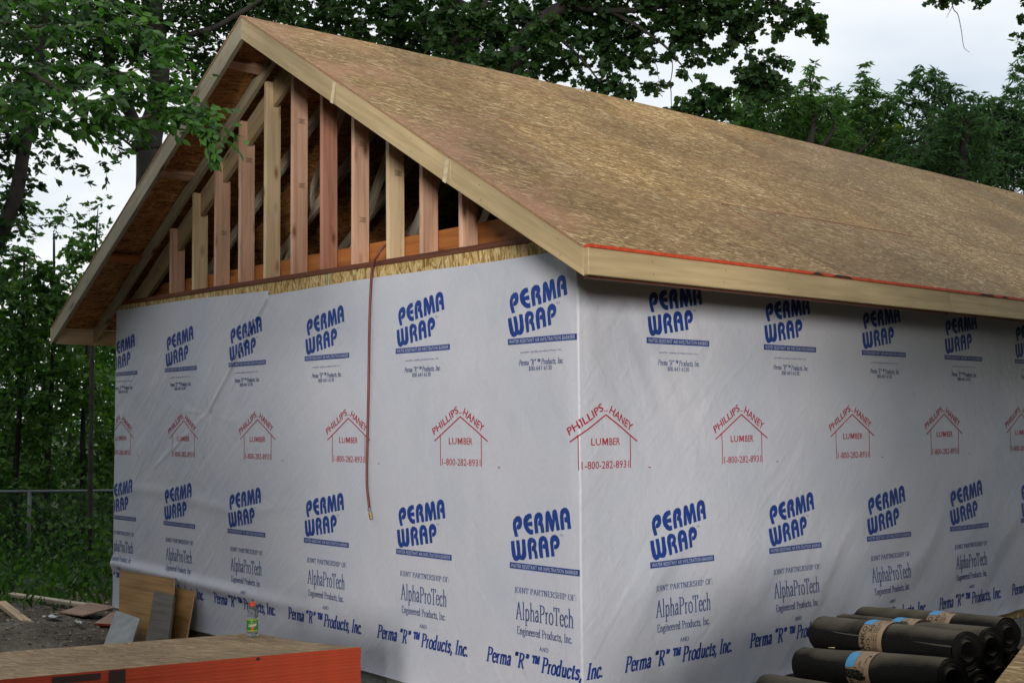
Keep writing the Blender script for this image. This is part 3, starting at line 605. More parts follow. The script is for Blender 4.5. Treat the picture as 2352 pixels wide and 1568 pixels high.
V, F = [], []
def nail(p, n, r_=.0045):
    n = Vector(n).normalized(); a = n.cross(Vector((0, 0, 1))).normalized(); c = n.cross(a); k = len(V)
    for i in range(6): V.append(Vector(p) + n * .0012 + (a * math.cos(i * 1.047) + c * math.sin(i * 1.047)) * r_)
    F.append(tuple(range(k, k + 6)))
y = .07
while y < 12:
    for dz in (.035, .105): nail((XE + .0392, y + random.uniform(-.012, .012), ZE - .016 - dz), (1, 0, 0))
    y += .61
for i in range(6):
    for dd in (.045, .125):
        x = XR + .12 + i * .66 + random.uniform(-.02, .02); nail((x, YF, roof_z(x) - .013 - dd), (0, -1, 0))
        x = XR - .12 - i * .66; nail((x, YF, ZWL(x) - .013 - dd), (0, -1, 0))
M['nail'] = simple('nail_head', (.16, .14, .12), .5, .6)
tag(add('nail_heads', V, F, M['nail'], B), kind='stuff')
# roof sheathing, sheet by sheet
def roof_sheet(side, s0, s1, y0, y1, k):
    """s measured up the slope from the eave"""
    SL = math.hypot(XE - XR, 4.963 - ZE); nu, nv = 6, 5; th = .0125
    V, F = [], []
    lift = random.uniform(0, .0012)
    for top in (1, 0):
        for i in range(nu + 1):
            for j in range(nv + 1):
                y = y0 + (y1 - y0) * i / nu; s = (s0 + (s1 - s0) * j / nv) / SL
                x = (XE + (XR - XE) * s) if side > 0 else (XW + (XR - XW) * s)
                z = roof_z(x, y) + (.035 * (1 - s) if side < 0 else 0)
                sag = -.003 * math.sin(math.pi * ((y + .43) / .61 % 1)) + .0015 * math.sin(3.1 * s * SL + k)
                V.append((x, y, z + lift + (sag * .6) - (0 if top else th * 1.16)))
    n = (nu + 1) * (nv + 1)
    for i in range(nu):
        for j in range(nv):
            a = i * (nv + 1) + j; q = (a, a + nv + 1, a + nv + 2, a + 1)
            F.append(q if side < 0 else q[::-1]); q2 = tuple(p + n for p in q); F.append(q2[::-1] if side < 0 else q2)
    rim = [i * (nv + 1) for i in range(nu + 1)] + [nu * (nv + 1) + j for j in range(1, nv + 1)] + [i * (nv + 1) + nv for i in range(nu - 1, -1, -1)] + [j for j in range(nv - 1, 0, -1)]
    for a, b_ in zip(rim, rim[1:] + rim[:1]): F.append((a, b_, b_ + n, a + n))
    ne = len(rim)
    fm = []
    for i in range(nu * nv): fm += [0, 1]
    mid_edges = [2] * ne
    fm += mid_edges
    fr = frame_x((XE, y0, ZE), (0, 1, 0), (0, 0, 1)) if 0 else Matrix.Translation((XE if side > 0 else XW, y0, ZE))
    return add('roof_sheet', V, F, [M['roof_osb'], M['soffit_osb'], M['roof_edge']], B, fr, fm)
M['roof_edge'] = simple('strand_board_cut_edge', (0.30, 0.17, 0.09), .8, var=.3, scale=40)
SL = math.hypot(XE - XR, 4.963 - ZE)
rows = [0, 1.219, 2.438, 3.657, SL]
k = 0
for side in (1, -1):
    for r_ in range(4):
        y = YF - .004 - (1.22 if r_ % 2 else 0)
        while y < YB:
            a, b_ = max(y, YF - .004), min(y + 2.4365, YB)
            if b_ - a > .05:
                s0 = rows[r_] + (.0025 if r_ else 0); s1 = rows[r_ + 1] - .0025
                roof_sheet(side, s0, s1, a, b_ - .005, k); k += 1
            y += 2.4395
# red sealed lines and staples along the seams
M['redline'] = simple('red_seam', (0.30, 0.05, 0.03), .8)
M['staple'] = simple('staple_mark', (0.50, 0.55, 0.58), .5)
def on_roof(s, y, h=.003):
    q = s / SL; x = XE + (XR - XE) * q
    return Vector((x + .6 * h * .5, y, roof_z(x, y) + h))
for (s, a, b_) in ((1.219, 1.9, 4.6), (1.219, 6.4, 8.9), (2.438, .2, 1.6), (2.438, 3.8, 7.2), (3.657, 1.0, 3.4), (3.657, 5.0, 6.5)):
    n = 10; V = []
    for i in range(n + 1):
        y = a + (b_ - a) * i / n; V += [on_roof(s - .0035, y), on_roof(s + .0035, y)]
    add('seam_line', V, [(2 * i, 2 * i + 2, 2 * i + 3, 2 * i + 1) for i in range(n)], M['redline'], B)
for (y, s0, s1) in ((2.007, .02, 1.2), (4.446, .02, 1.2), (3.226, 1.25, 2.4), (5.666, 1.25, 2.4)):
    n = 6; V = []
    for i in range(n + 1):
        s = s0 + (s1 - s0) * i / n; V += [on_roof(s, y - .003), on_roof(s, y + .003)]
    add('seam_line', V, [(2 * i, 2 * i + 2, 2 * i + 3, 2 * i + 1) for i in range(n)], M['redline'], B)
V, F = [], []
for s in (.03, 1.19, 1.25, 2.41, 2.47, 3.63, 3.69, .6, 1.83, 3.05):
    y = .05
    while y < 12:
        if random.random() < .75:
            w = random.uniform(.012, .02)
            for dy in (0, random.uniform(.02, .03)):
                n = len(V); yy = y + dy + random.uniform(-.01, .01); ss = s + random.uniform(-.006, .006)
                V += [on_roof(ss, yy - w / 2), on_roof(ss, yy + w / 2), on_roof(ss + .005, yy + w / 2), on_roof(ss + .005, yy - w / 2)]; F.append((n, n + 1, n + 2, n + 3))
        y += .61
tag(add('staples', V, F, M['staple'], B), kind='stuff')

# ------------------------------------------------------------------ the film and its print
def fold_h(u, z):
    """how far the film stands off the wall (metres); u<0 gable wall, u>0 side wall"""
    u = np.asarray(u, float); z = np.asarray(z, float)
    wob = vnoise(u * 1.3 + 3, z * 1.3) * .5
    h = .0035 + .004 * vnoise(u * 1.7 + 11, z * .9 + 5)
    h = h + .005 * vnoise((u * .8 - z * .6) * 8 + wob * 6, (u * .6 + z * .8) * 1.2 + 3) * (.3 + vnoise(u * .8 + 5, z * .9)) + .0022 * vnoise(u * 8 + wob * 6, z * 1.6 + 20) * (.4 + vnoise(u * .9, z * .7 + 3))
    # slanting draw folds low on the side wall and near the corner
    a = (u * .62 + z * -.78) * 7 + 2.2 * vnoise(u * 1.1, z * 1.1 + 9)
    m1 = sstep(.1, .6, u) * (1 - sstep(.9, 1.35, z))
    h = h + .024 * m1 * vnoise(a, (u * .78 + z * .62) * .55 + 30) ** 1.5
    m2 = np.exp(-((u + .7) / .8) ** 2) * sstep(1.8, 2.3, z)
    h = h + .014 * m2 * vnoise((u * .75 - z * .66) * 9, (u + z) * .8 + 4)
    m3 = sstep(1.4, 2.0, u * 0 + z) * np.exp(-((u - .35) / .5) ** 2)
    h = h + .011 * m3 * vnoise((u * .85 + z * .5) * 10, (u - z) * .7 + 14)
    # soft horizontal sag folds left on the gable wall
    m4 = (1 - sstep(-4.2, -2.2, u))
    h = h + .030 * m4 * np.exp(-((z - (.62 - .02 * (u + 6))) / .05) ** 2) + .006 * m4 * np.exp(-((z - 1.28 - .05 * np.sin(u * 2)) / .05) ** 2)
    # one long crease running down from the upper edge
    for (ua, za, ub, zb, A, wd) in ((-3.41, 2.90, -4.35, 2.02, .015, .022), (-4.35, 2.02, -5.4, 1.52, .005, .022)):
        L_ = math.hypot(ub - ua, zb - za); tx, tz = (ub - ua) / L_, (zb - za) / L_
        t_ = (u - ua) * tx + (z - za) * tz; d_ = (u - ua) * -tz + (z - za) * tx
        h = h + A * np.exp(-(d_ / wd) ** 2) * sstep(-.1, .05, t_) * (1 - sstep(L_ - .1, L_ + .05, t_)) * np.where(d_ > 0, np.exp(-np.maximum(d_, 0) / .012), 1)
    # star creases round staples
    for (uc, zc, n_, A, rr) in ((-4.35, 2.0, 13, .010, .50), (-3.2, 1.24, 17, .006, .45), (1.05, 2.02, 15, .007, .42), (3.2, 2.05, 13, .007, .45), (-.62, 2.82, 8, .005, .35), (-1.6, 2.85, 8, .004, .3), (2.2, 1.93, 9, .004, .35), (1.4, 1.72, 9, .003, .3)):
        dx, dz = u - uc, z - zc; r_ = np.hypot(dx, dz); th = np.arctan2(dz, dx) * .999
        h = h + A * .55 * vnoise(th * n_ * .9 + 20 + uc * 3, r_ * 2.5 + 7) * (.5 + .8 * np.cos(th - uc * 2) ** 2) * np.exp(-(r_ / rr) ** 2) * sstep(.0, .1, r_) - A * .5 * np.exp(-(r_ / .03) ** 2)
    edge = 1 - np.exp(-(np.abs(u) / .05) ** 2) * .85          # tight at the corner
    return h * edge + .001
def fold_map(u, z, off=0.0):
    """flat sheet coordinates to the two walls"""
    h = float(fold_h(u, z)) + off
    return (u, -h, z) if u <= 0 else (h, u, z)
def wrap_grid():
    us = np.concatenate([np.arange(WX, -.03, .016), np.linspace(-.026, 0, 3), np.linspace(.013, .026, 2), np.arange(.04, 6.2, .016), np.arange(6.2, LY + .09, .1)])
    nz = 168
    U, Tt = np.meshgrid(us, np.linspace(0, 1, nz), indexing='ij')
    top = np.where(U <= 0, 2.895 + .006 * np.abs(U) + .006 * np.sin(U * 2.3) + np.where(U < -3.41, .035 - .012 * (U + 3.4), 0) * np.where(U < -3.41, 1, 0), 2.90)
    bot = np.where(U <= 0, .215 + .012 * np.sin(U * 1.7) + .0 * U , .20 + .028 * U + .012 * np.sin(U * 2.1))
    bot = np.where(U > 6.2, .37, bot)
    Z = bot + (top - bot) * Tt
    H = fold_h(U, Z); lift = .02 * np.exp(-Tt / .02) * vnoise(U * 4, Z * 0 + 3); H = H + lift * (np.abs(U) > .1)
    X = np.where(U <= 0, U, H); Y = np.where(U <= 0, -H, U)
    c = np.isclose(U, 0); X = np.where(c, .002, X); Y = np.where(c, -.002, Y)
    V = np.stack([X, Y, Z], -1).reshape(-1, 3); nu = len(us)
    idx = np.arange(nu * nz).reshape(nu, nz)
    F = np.stack([idx[:-1, :-1], idx[1:, :-1], idx[1:, 1:], idx[:-1, 1:]], -1).reshape(-1, 4)
    return V, F
def fast_mesh(name, V, F, mats, smooth=False, fmat=None):
    me = bpy.data.meshes.new(name); k = F.shape[1]
    me.vertices.add(len(V)); me.vertices.foreach_set('co', np.asarray(V, np.float32).ravel())
    me.loops.add(F.size); me.loops.foreach_set('vertex_index', F.astype(np.int32).ravel())
    me.polygons.add(len(F)); me.polygons.foreach_set('loop_start', np.arange(0, F.size, k, dtype=np.int32))
    try: me.polygons.foreach_set('loop_total', np.full(len(F), k, np.int32))
    except Exception: pass
    for m_ in mats: me.materials.append(m_)
    if fmat is not None: me.polygons.foreach_set('material_index', fmat.astype(np.int32))
    me.polygons.foreach_set('use_smooth', np.full(len(F), smooth))
    me.update(calc_edges=True); me.validate()
    return me
V, F = wrap_grid()
film = bpy.data.objects.new('house_wrap', fast_mesh('house_wrap', V, F, [M['wrap']], True)); link(film, B); PLOC['house_wrap'] = Matrix.Identity(4)

def cut_print(V, F, MI):
    bm = bmesh.new()
    vs = [bm.verts.new((a, b_, 0)) for a, b_ in V]
    for f, mi in zip(F, MI):
        try:
            q = bm.faces.new([vs[i] for i in f]); q.material_index = mi
        except ValueError: pass
    bmesh.ops.triangulate(bm, faces=[f for f in bm.faces if len(f.verts) > 4])
    xs = [v.co.x for v in bm.verts]; ys = [v.co.y for v in bm.verts]
    for ax, lo, hi in ((0, min(xs), max(xs)), (1, min(ys), max(ys))):
        c = lo + .03
        while c < hi:
            bmesh.ops.bisect_plane(bm, geom=bm.verts[:] + bm.edges[:] + bm.faces[:], plane_co=(c, 0, 0) if ax == 0 else (0, c, 0), plane_no=(1, 0, 0) if ax == 0 else (0, 1, 0), dist=1e-6)
            c += .03
    me = bpy.data.meshes.new('t'); bm.to_mesh(me); bm.free(); return me
PR_M = [M['ink_blue'], M['ink_thin'], M['ink_red'], M['ink_white']]
def place_print(name, me, du, dz, off=.0016, ztop=None):
    bm = bmesh.new(); bm.from_mesh(me); bmesh.ops.translate(bm, verts=bm.verts[:], vec=(du, dz, 0))
    xs = [v.co.x for v in bm.verts]
    def cut(co, no, clear):
        bmesh.ops.bisect_plane(bm, geom=bm.verts[:] + bm.edges[:] + bm.faces[:], plane_co=co, plane_no=no, dist=1e-6, clear_outer=clear)
    if min(xs) < WX + .01: cut((WX + .01, 0, 0), (-1, 0, 0), True)
    if min(xs) < 0 < max(xs): cut((0, 0, 0), (1, 0, 0), False)
    if not bm.verts: bm.free(); return
    co = np.array([v.co[:] for v in bm.verts]); mi = np.zeros(len(co))
    for f in bm.faces:
        if f.material_index == 3:
            for v_ in f.verts: mi[v_.index] = 1
    bm.verts.index_update()
    for f in bm.faces:
        if f.material_index == 3:
            for v_ in f.verts: mi[v_.index] = 1
    H = fold_h(co[:, 0], co[:, 1]) + off + mi * .0012
    for v_, c, h in zip(bm.verts, co, H):
        v_.co = (c[0], -h, c[1]) if c[0] < -1e-5 else ((h, c[0], c[1]) if c[0] > 1e-5 else (h * .7, -h * .7, c[1]))
    m2 = bpy.data.meshes.new(name); bm.to_mesh(m2); bm.free()
    for m_ in PR_M: m2.materials.append(m_)
    o = bpy.data.objects.new(name, m2); COL.objects.link(o)
    o.parent = film; o.matrix_parent_inverse = Matrix.Identity(4)
# templates
bar = poly([(0, 0), (.588, 0), (.588, .036), (0, .036)])
def fatten(p, w):
    n = len(p); o = []
    ar = sum(p[i][0] * p[(i + 1) % n][1] - p[(i + 1) % n][0] * p[i][1] for i in range(n)); sg = 1 if ar > 0 else -1
    for i in range(n):
        a, b_ = Vector(p[i - 1]), Vector(p[(i + 1) % n]); d = (b_ - a).normalized(); o.append((p[i][0] + d.y * w * sg, p[i][1] - d.x * w * sg))
    return o
lt = [(poly(fatten(p, .0022)), 0) for p in LOGO.values()]
logo = join2d(lt + [(bar, 0), (sans_polys('WATER RESISTANT AIR INFILTRATION BARRIER', .012, .576, .007, .029, .004), 3), (sans_polys('TM', .432, .462, .214, .226), 1)])
bargeo = cut_print(*logo)
cap_up = cut_print(*join2d([(sans_polys('another quality product from, Inc.', .115, .475, -.060, -.043, .004), 1),
    (serif_polys('Perma \u201cR\u201d ^T^M Products, Inc.', .10, .49, -.128, -.096, .11, .05, .2), 1), (serif_polys('800-647-6130', .187, .39, -.162, -.136, .1, .05), 1)]))
cap_lo = cut_print(*join2d([(serif_polys('JOINT PARTNERSHIP OF:', -.554, -.03, .899, .931, .10, .045), 1), (serif_polys('AlphaProTech', -.543, -.053, .745, .843, .085, .035), 1),
    (serif_polys('Engineered Products, Inc.', -.535, -.066, .658, .702, .10, .05), 1), (serif_polys('AND', -.342, -.264, .582, .605, .1, .05), 1)]))
big = cut_print(*join2d([(serif_polys('Perma \u201cR\u201d ^T^M Products, Inc.', -.815, .155, .463, .548, .135, .055, .22), 0)]))
rs = .0062
rs = .0085
mh, mw, mt = .041, .048, .0095        # bold M of the middle line
MP = [(-.029 + a * mw, -.030 + b_ * mh) for a, b_ in ((0, 0), (0, 1), (.26, 1), (.5, .42), (.74, 1), (1, 1), (1, 0), (.8, 0), (.8, .62), (.58, .08), (.42, .08), (.2, .62), (.2, 0))]
ho = [(stroke((-.268, 1.790 - 1.8), (0, .145), rs), 2), (stroke((.268, -.010), (0, .145), rs), 2), (stroke((-.206, .027), (-.204, -.168), rs * .8), 2), (stroke((.206, .027), (.205, -.166), rs * .8), 2),
      (sans_polys('LU', -.118, -.040, -.030, .011, .009), 2), (poly(MP), 2), (sans_polys('BER', .030, .118, -.030, .011, .009), 2), (sans_polys('1-800-282-8931', -.188, .194, -.164, -.120, .004), 2),
      (sans_polys('PHILLIPS', -.268, .025, .026, .074, .016, R(30)), 2), (sans_polys('HANEY', .022, .245, .157, .205, .016, R(-30)), 2),
      (stroke((-.016, .168), (.014, .168), .004), 2), (stroke((.36, -.166), (.382, -.168), .006), 2)]
house = cut_print(*join2d(ho))
S_ = 1.148
for k in range(-5, 8):
    u = -.594 + S_ * k
    place_print('logo_print', bargeo, u, 2.372); place_print('caption_print', cap_up, u, 2.372)
    place_print('logo_print', bargeo, u, 1.038); place_print('caption_print', cap_lo, S_ * k, 0)
    place_print('slogan_print', big, S_ * k, 0)
    if k < 7: place_print('house_print', house, .199 + 1.256 * k, 1.8)

# ------------------------------------------------------------------ hose hanging over the plate
M['hose'] = simple('brown_rubber_hose', (0.16, 0.035, 0.028), .45, var=.25, scale=60)
M['brass'] = simple('brass', (0.55, 0.42, 0.16), .32, 1.0, var=.1)
M['steel'] = simple('crimped_steel', (0.45, 0.42, 0.4), .35, .9)
H_ = thing('air_hose', (-1.99, -.04, 1.25), 'thin red-brown rubber hose hanging from the gable opening with a brass end', 'hose')
hp = spline([(-1.90, .26, 2.95), (-1.896, .235, 3.18), (-1.895, .165, 3.222), (-1.897, .105, 3.19), (-1.902, .045, 3.150), (-1.918, -.004, 3.105), (-1.940, -.026, 3.055), (-1.985, -.030, 3.00), (-2.015, -.026, 2.846), (-2.03, -.028, 2.574), (-2.044, -.026, 2.123), (-2.062, -.024, 1.733), (-2.06, -.028, 1.495), (-2.022, -.034, 1.325)], 6)
tube('hose_line', hp, .0092, M['hose'], H_, 10)
def lathe_dir(name, p, d, prof, m_, parent, seg=16):
    d = Vector(d).normalized(); a = d.cross(Vector((0, 1, 0.01))).normalized(); c = d.cross(a); v, f = [], []
    p = Vector(p)
    for (t_, r_) in prof:
        for k in range(seg):
            an = 2 * math.pi * k / seg; v.append(p + d * t_ + (a * math.cos(an) + c * math.sin(an)) * r_)
    for i in range(len(prof) - 1):
        for k in range(seg): f.append((i * seg + k, i * seg + (k + 1) % seg, (i + 1) * seg + (k + 1) % seg, (i + 1) * seg + k))
    f.append(tuple(range(seg - 1, -1, -1))); f.append(tuple((len(prof) - 1) * seg + k for k in range(seg)))
    return add(name, v, f, m_, parent, smooth=False)
ed = (.03, -.004, -.07)
lathe_dir('crimp_ring', (-2.0235, -.034, 1.328), ed, [(0, .0105), (.012, .0105), (.013, .008), (.026, .008)], M['steel'], H_)
lathe_dir('brass_coupler', (-2.013, -.0355, 1.303), ed, [(0, .007), (.004, .0115), (.030, .0120), (.032, .0100), (.036, .0100), (.038, .0118), (.050, .0118), (.053, .007)], M['brass'], H_, 6)
tube('wire_tag', [(-2.034, -.036, 1.322), (-2.028, -.045, 1.318), (-2.018, -.045, 1.32)], .002, M['black'], H_, 5)

# ------------------------------------------------------------------ stack of red-edged sheets in the foreground
K0 = Vector((-.612, -1.072, .700)); DL = Vector((-.04, -1, .042)).normalized(); DW = Vector((-1.24, -.01, -.073)); DW = (DW - DL * DW.dot(DL)).normalized(); DN = DW.cross(DL).normalized()
if DN.z < 0: DN = -DN
ST = thing('subfloor_stack', (-1.2, -2.2, .08), 'stack of strand board sheets with bright red-orange edges and black stencil marks, in the foreground', 'sheet stack')
TH = .0182; nsh = 33
for k in range(nsh):
    j1, j2 = random.uniform(-.003, .003), random.uniform(-.0026, .0026)
    o0 = K0 - DN * (TH * k) + DL * j1 + DW * j2 if k else K0.copy()
    def warp(a, b_):          # top sheet bows a little
        w = .012 * math.sin(math.pi * min(1, b_ / 1.22)) if k < 3 else 0
        return o0 + DL * a + DW * b_ - DN * w * (1 - k / 3)
    n = 6; V, F = [], []
    for z in (0, 1):
        for i in range(n + 1):
            for a in (0, 2.44):
                V.append(warp(a, 1.22 * i / n) - DN * (z * (TH - .0006)))
    m_ = 2 * (n + 1); fm = []
    for i in range(n):
        F.append((2 * i, 2 * i + 1, 2 * i + 3, 2 * i + 2)); fm.append(0)
        F.append((m_ + 2 * i + 2, m_ + 2 * i + 3, m_ + 2 * i + 1, m_ + 2 * i)); fm.append(0)
        F.append((2 * i + 2, m_ + 2 * i + 2, m_ + 2 * i, 2 * i)); fm.append(1)
        F.append((2 * i + 1, m_ + 2 * i + 1, m_ + 2 * i + 3, 2 * i + 3)); fm.append(1)
    F.append((0, m_, m_ + 1, 1)); fm.append(1); F.append((2 * n + 1, m_ + 2 * n + 1, m_ + 2 * n, 2 * n)); fm.append(1)
    fr = Matrix((DL, DW, DN)).transposed().to_4x4(); fr.translation = o0
    o = add('strand_board_sheet', V, F, [M['stack_top'], M['red_edge2']], ST, fr, fm)
    bm = bmesh.new(); bm.from_mesh(o.data); bmesh.ops.recalc_face_normals(bm, faces=bm.faces[:]); bm.to_mesh(o.data); bm.free()
def stencil(s0, s1, d0, d1, nm='stencil_mark'):
    off = -DW * .0065
    q = [K0 + DL * a - DN * c + off for a, c in ((s0, d0), (s1, d0), (s1, d1), (s0, d1))]
    add(nm, q, [(0, 1, 2, 3)], M['black'], ST)
stencil(1.315, 1.395, .003, .20); stencil(1.435, 1.66, .010, .040); stencil(1.60, 1.66, .040, .2)
stencil(1.46, 1.60, .10, .13)
add('dark_spot', [K0 + DL * (.62 + .012 * math.cos(a)) - DN * (.012 + .009 * math.sin(a)) - DW * .0065 for a in [k * .7 for k in range(9)]], [tuple(range(9))], M['black'], ST)
board('pallet_runner', K0 + DL * .3 + DW * .02 - DN * (TH * nsh + .047) - Vector((0, 0, .0)), K0 + DL * .3 + DW * 1.2 - DN * (TH * nsh + .047), .09, .09, M['chord'], ST)
board('pallet_runner', K0 + DL * 2.1 + DW * .02 - DN * (TH * nsh + .047), K0 + DL * 2.1 + DW * 1.2 - DN * (TH * nsh + .047), .09, .09, M['chord'], ST)

# ------------------------------------------------------------------ drink bottle
m, t, b, L = mat('clear_plastic'); b.inputs['Base Color'].default_value = (.62, .68, .70, 1); b.inputs['Roughness'].default_value = .08
b.inputs['Transmission Weight'].default_value = .93; b.inputs['IOR'].default_value = 1.2; M['pet'] = m
M['cap'] = simple('orange_cap', (0.62, 0.075, 0.02), .4)
M['lab_g'] = simple('green_label', (0.05, 0.22, 0.03), .4, var=.3, scale=35)
M['lab_y'] = simple('yellow_label_rim', (0.42, 0.55, 0.03), .4)
M['lab_o'] = simple('orange_label_flash', (0.60, 0.10, 0.02), .4)
M['lab_w'] = simple('white_label_print', (0.72, 0.75, 0.72), .4)
bp_ = K0 + DW * 1.045 + DL * .105 + DN * .0005
BT = thing('drink_bottle', bp_, 'clear sports drink bottle with green label and orange cap on the red-edged stack', 'bottle')
def lathe(name, base, prof, m_, parent, seg=24, smooth=True, ang=(0, 2 * math.pi), caps=False):
    v, f = [], []; closed = ang[1] - ang[0] > 6.28; n = seg if closed else seg + 1
    for (r_, z) in prof:
        for k in range(n):
            a = ang[0] + (ang[1] - ang[0]) * k / seg; v.append(Vector(base) + Vector((r_ * math.cos(a), r_ * math.sin(a), z)))
    for i in range(len(prof) - 1):
        for k in range(seg): f.append((i * n + k, i * n + (k + 1) % n, (i + 1) * n + (k + 1) % n, (i + 1) * n + k))
    return add(name, v, f, m_, parent, smooth=smooth)
BS = .98
sc_ = lambda pr: [(a * BS, c * BS) for a, c in pr]
lathe('bottle_body', bp_, sc_([(.001, .003), (.028, .0), (.034, .004), (.0365, .012), (.0365, .028), (.034, .031), (.034, .105), (.0365, .108), (.0368, .122), (.034, .127), (.0362, .131), (.034, .138), (.0352, .142), (.031, .153), (.0315, .156), (.024, .168), (.0185, .176), (.0185, .182)]), M['pet'], BT)
lathe('bottle_cap', bp_, sc_([(.001, .181), (.0205, .181), (.0208, .186), (.0205, .203), (.019, .205), (.001, .2055)]), M['cap'], BT, smooth=False)
lathe('bottle_label', bp_, sc_([(.0349, .034), (.0352, .036), (.0352, .102), (.0349, .104)]), M['lab_g'], BT)
lathe('label_rim', bp_, sc_([(.0355, .033), (.0356, .038)]), M['lab_y'], BT)
lathe('label_rim', bp_, sc_([(.0355, .099), (.0356, .104)]), M['lab_y'], BT)
cam_a = math.atan2(CL.y - bp_.y, CL.x - bp_.x)
def on_bottle(V, F, m_, nm, r_=.0358, tilt=0):
    add(nm, [bp_ + Vector((BS * r_ * math.cos(cam_a + p[0] / .0352), BS * r_ * math.sin(cam_a + p[0] / .0352), BS * (p[1] + tilt * p[0]))) for p in V], F, m_, BT)
on_bottle(*poly([(-.006, .044), (.004, .04), (.014, .066), (.022, .066), (.016, .074), (.028, .094), (.012, .090), (.004, .072), (-.001, .070)]), M['lab_o'], 'label_flash')
on_bottle(*sans_polys('Gatorade', -.024, .026, .060, .080, .015), M['lab_w'], 'label_lettering', .0362, .15)

# ------------------------------------------------------------------ rolls of roofing felt
m, t, b, L = mat('roofing_felt')
tc = nd(t, 'ShaderNodeTexCoord'); n1 = nd(t, 'ShaderNodeTexNoise'); n1.inputs['Scale'].default_value = 5; n1.inputs['Detail'].default_value = 6; L(tc.outputs['Object'], n1.inputs[0])
n2 = nd(t, 'ShaderNodeTexNoise'); n2.inputs['Scale'].default_value = 240; n2.inputs['Detail'].default_value = 3; L(tc.outputs['Object'], n2.inputs[0])
ge = nd(t, 'ShaderNodeNewGeometry'); sz = nd(t, 'ShaderNodeSeparateXYZ'); L(ge.outputs['Normal'], sz.inputs[0])
# dust lies on upward surfaces
d1 = nd(t, 'ShaderNodeMath', operation='MULTIPLY_ADD'); L(n1.outputs['Fac'], d1.inputs[0]); d1.inputs[1].default_value = 1.1; d1.inputs[2].default_value = -1.02
d2 = nd(t, 'ShaderNodeMath', operation='ADD'); L(d1.outputs[0], d2.inputs[0]); L(sz.outputs[2], d2.inputs[1])
d3 = nd(t, 'ShaderNodeMath', operation='MULTIPLY', use_clamp=True); L(d2.outputs[0], d3.inputs[0]); d3.inputs[1].default_value = 1.25
r1 = ramp(t, [(0.3, (0.005, 0.005, 0.005)), (0.7, (0.014, 0.0135, 0.013))]); L(n2.outputs['Fac'], r1.inputs[0])
mk = nd(t, 'ShaderNodeMix', data_type='RGBA'); L(d3.outputs[0], mk.inputs[0]); L(r1.outputs[0], mk.inputs[6]); mk.inputs[7].default_value = (.15, .13, .095, 1)
L(mk.outputs[2], b.inputs['Base Color']); b.inputs['Roughness'].default_value = .95; b.inputs['Specular IOR Level'].default_value = .08
bp = nd(t, 'ShaderNodeBump'); bp.inputs['Strength'].default_value = .5; bp.inputs['Distance'].default_value = .002; L(n2.outputs['Fac'], bp.inputs['Height']); L(bp.outputs[0], b.inputs['Normal'])
M['felt'] = m
M['kraft'] = simple('brown_paper_label', (0.27, 0.185, 0.11), .7, var=.15, scale=9)
M['sky_blue'] = simple('blue_label_band', (0.04, 0.25, 0.48), .5, var=.08)
M['label_ink'] = simple('label_ink', (0.03, 0.02, 0.015), .7)
GL = 'rolls of roofing felt piled beside the building'
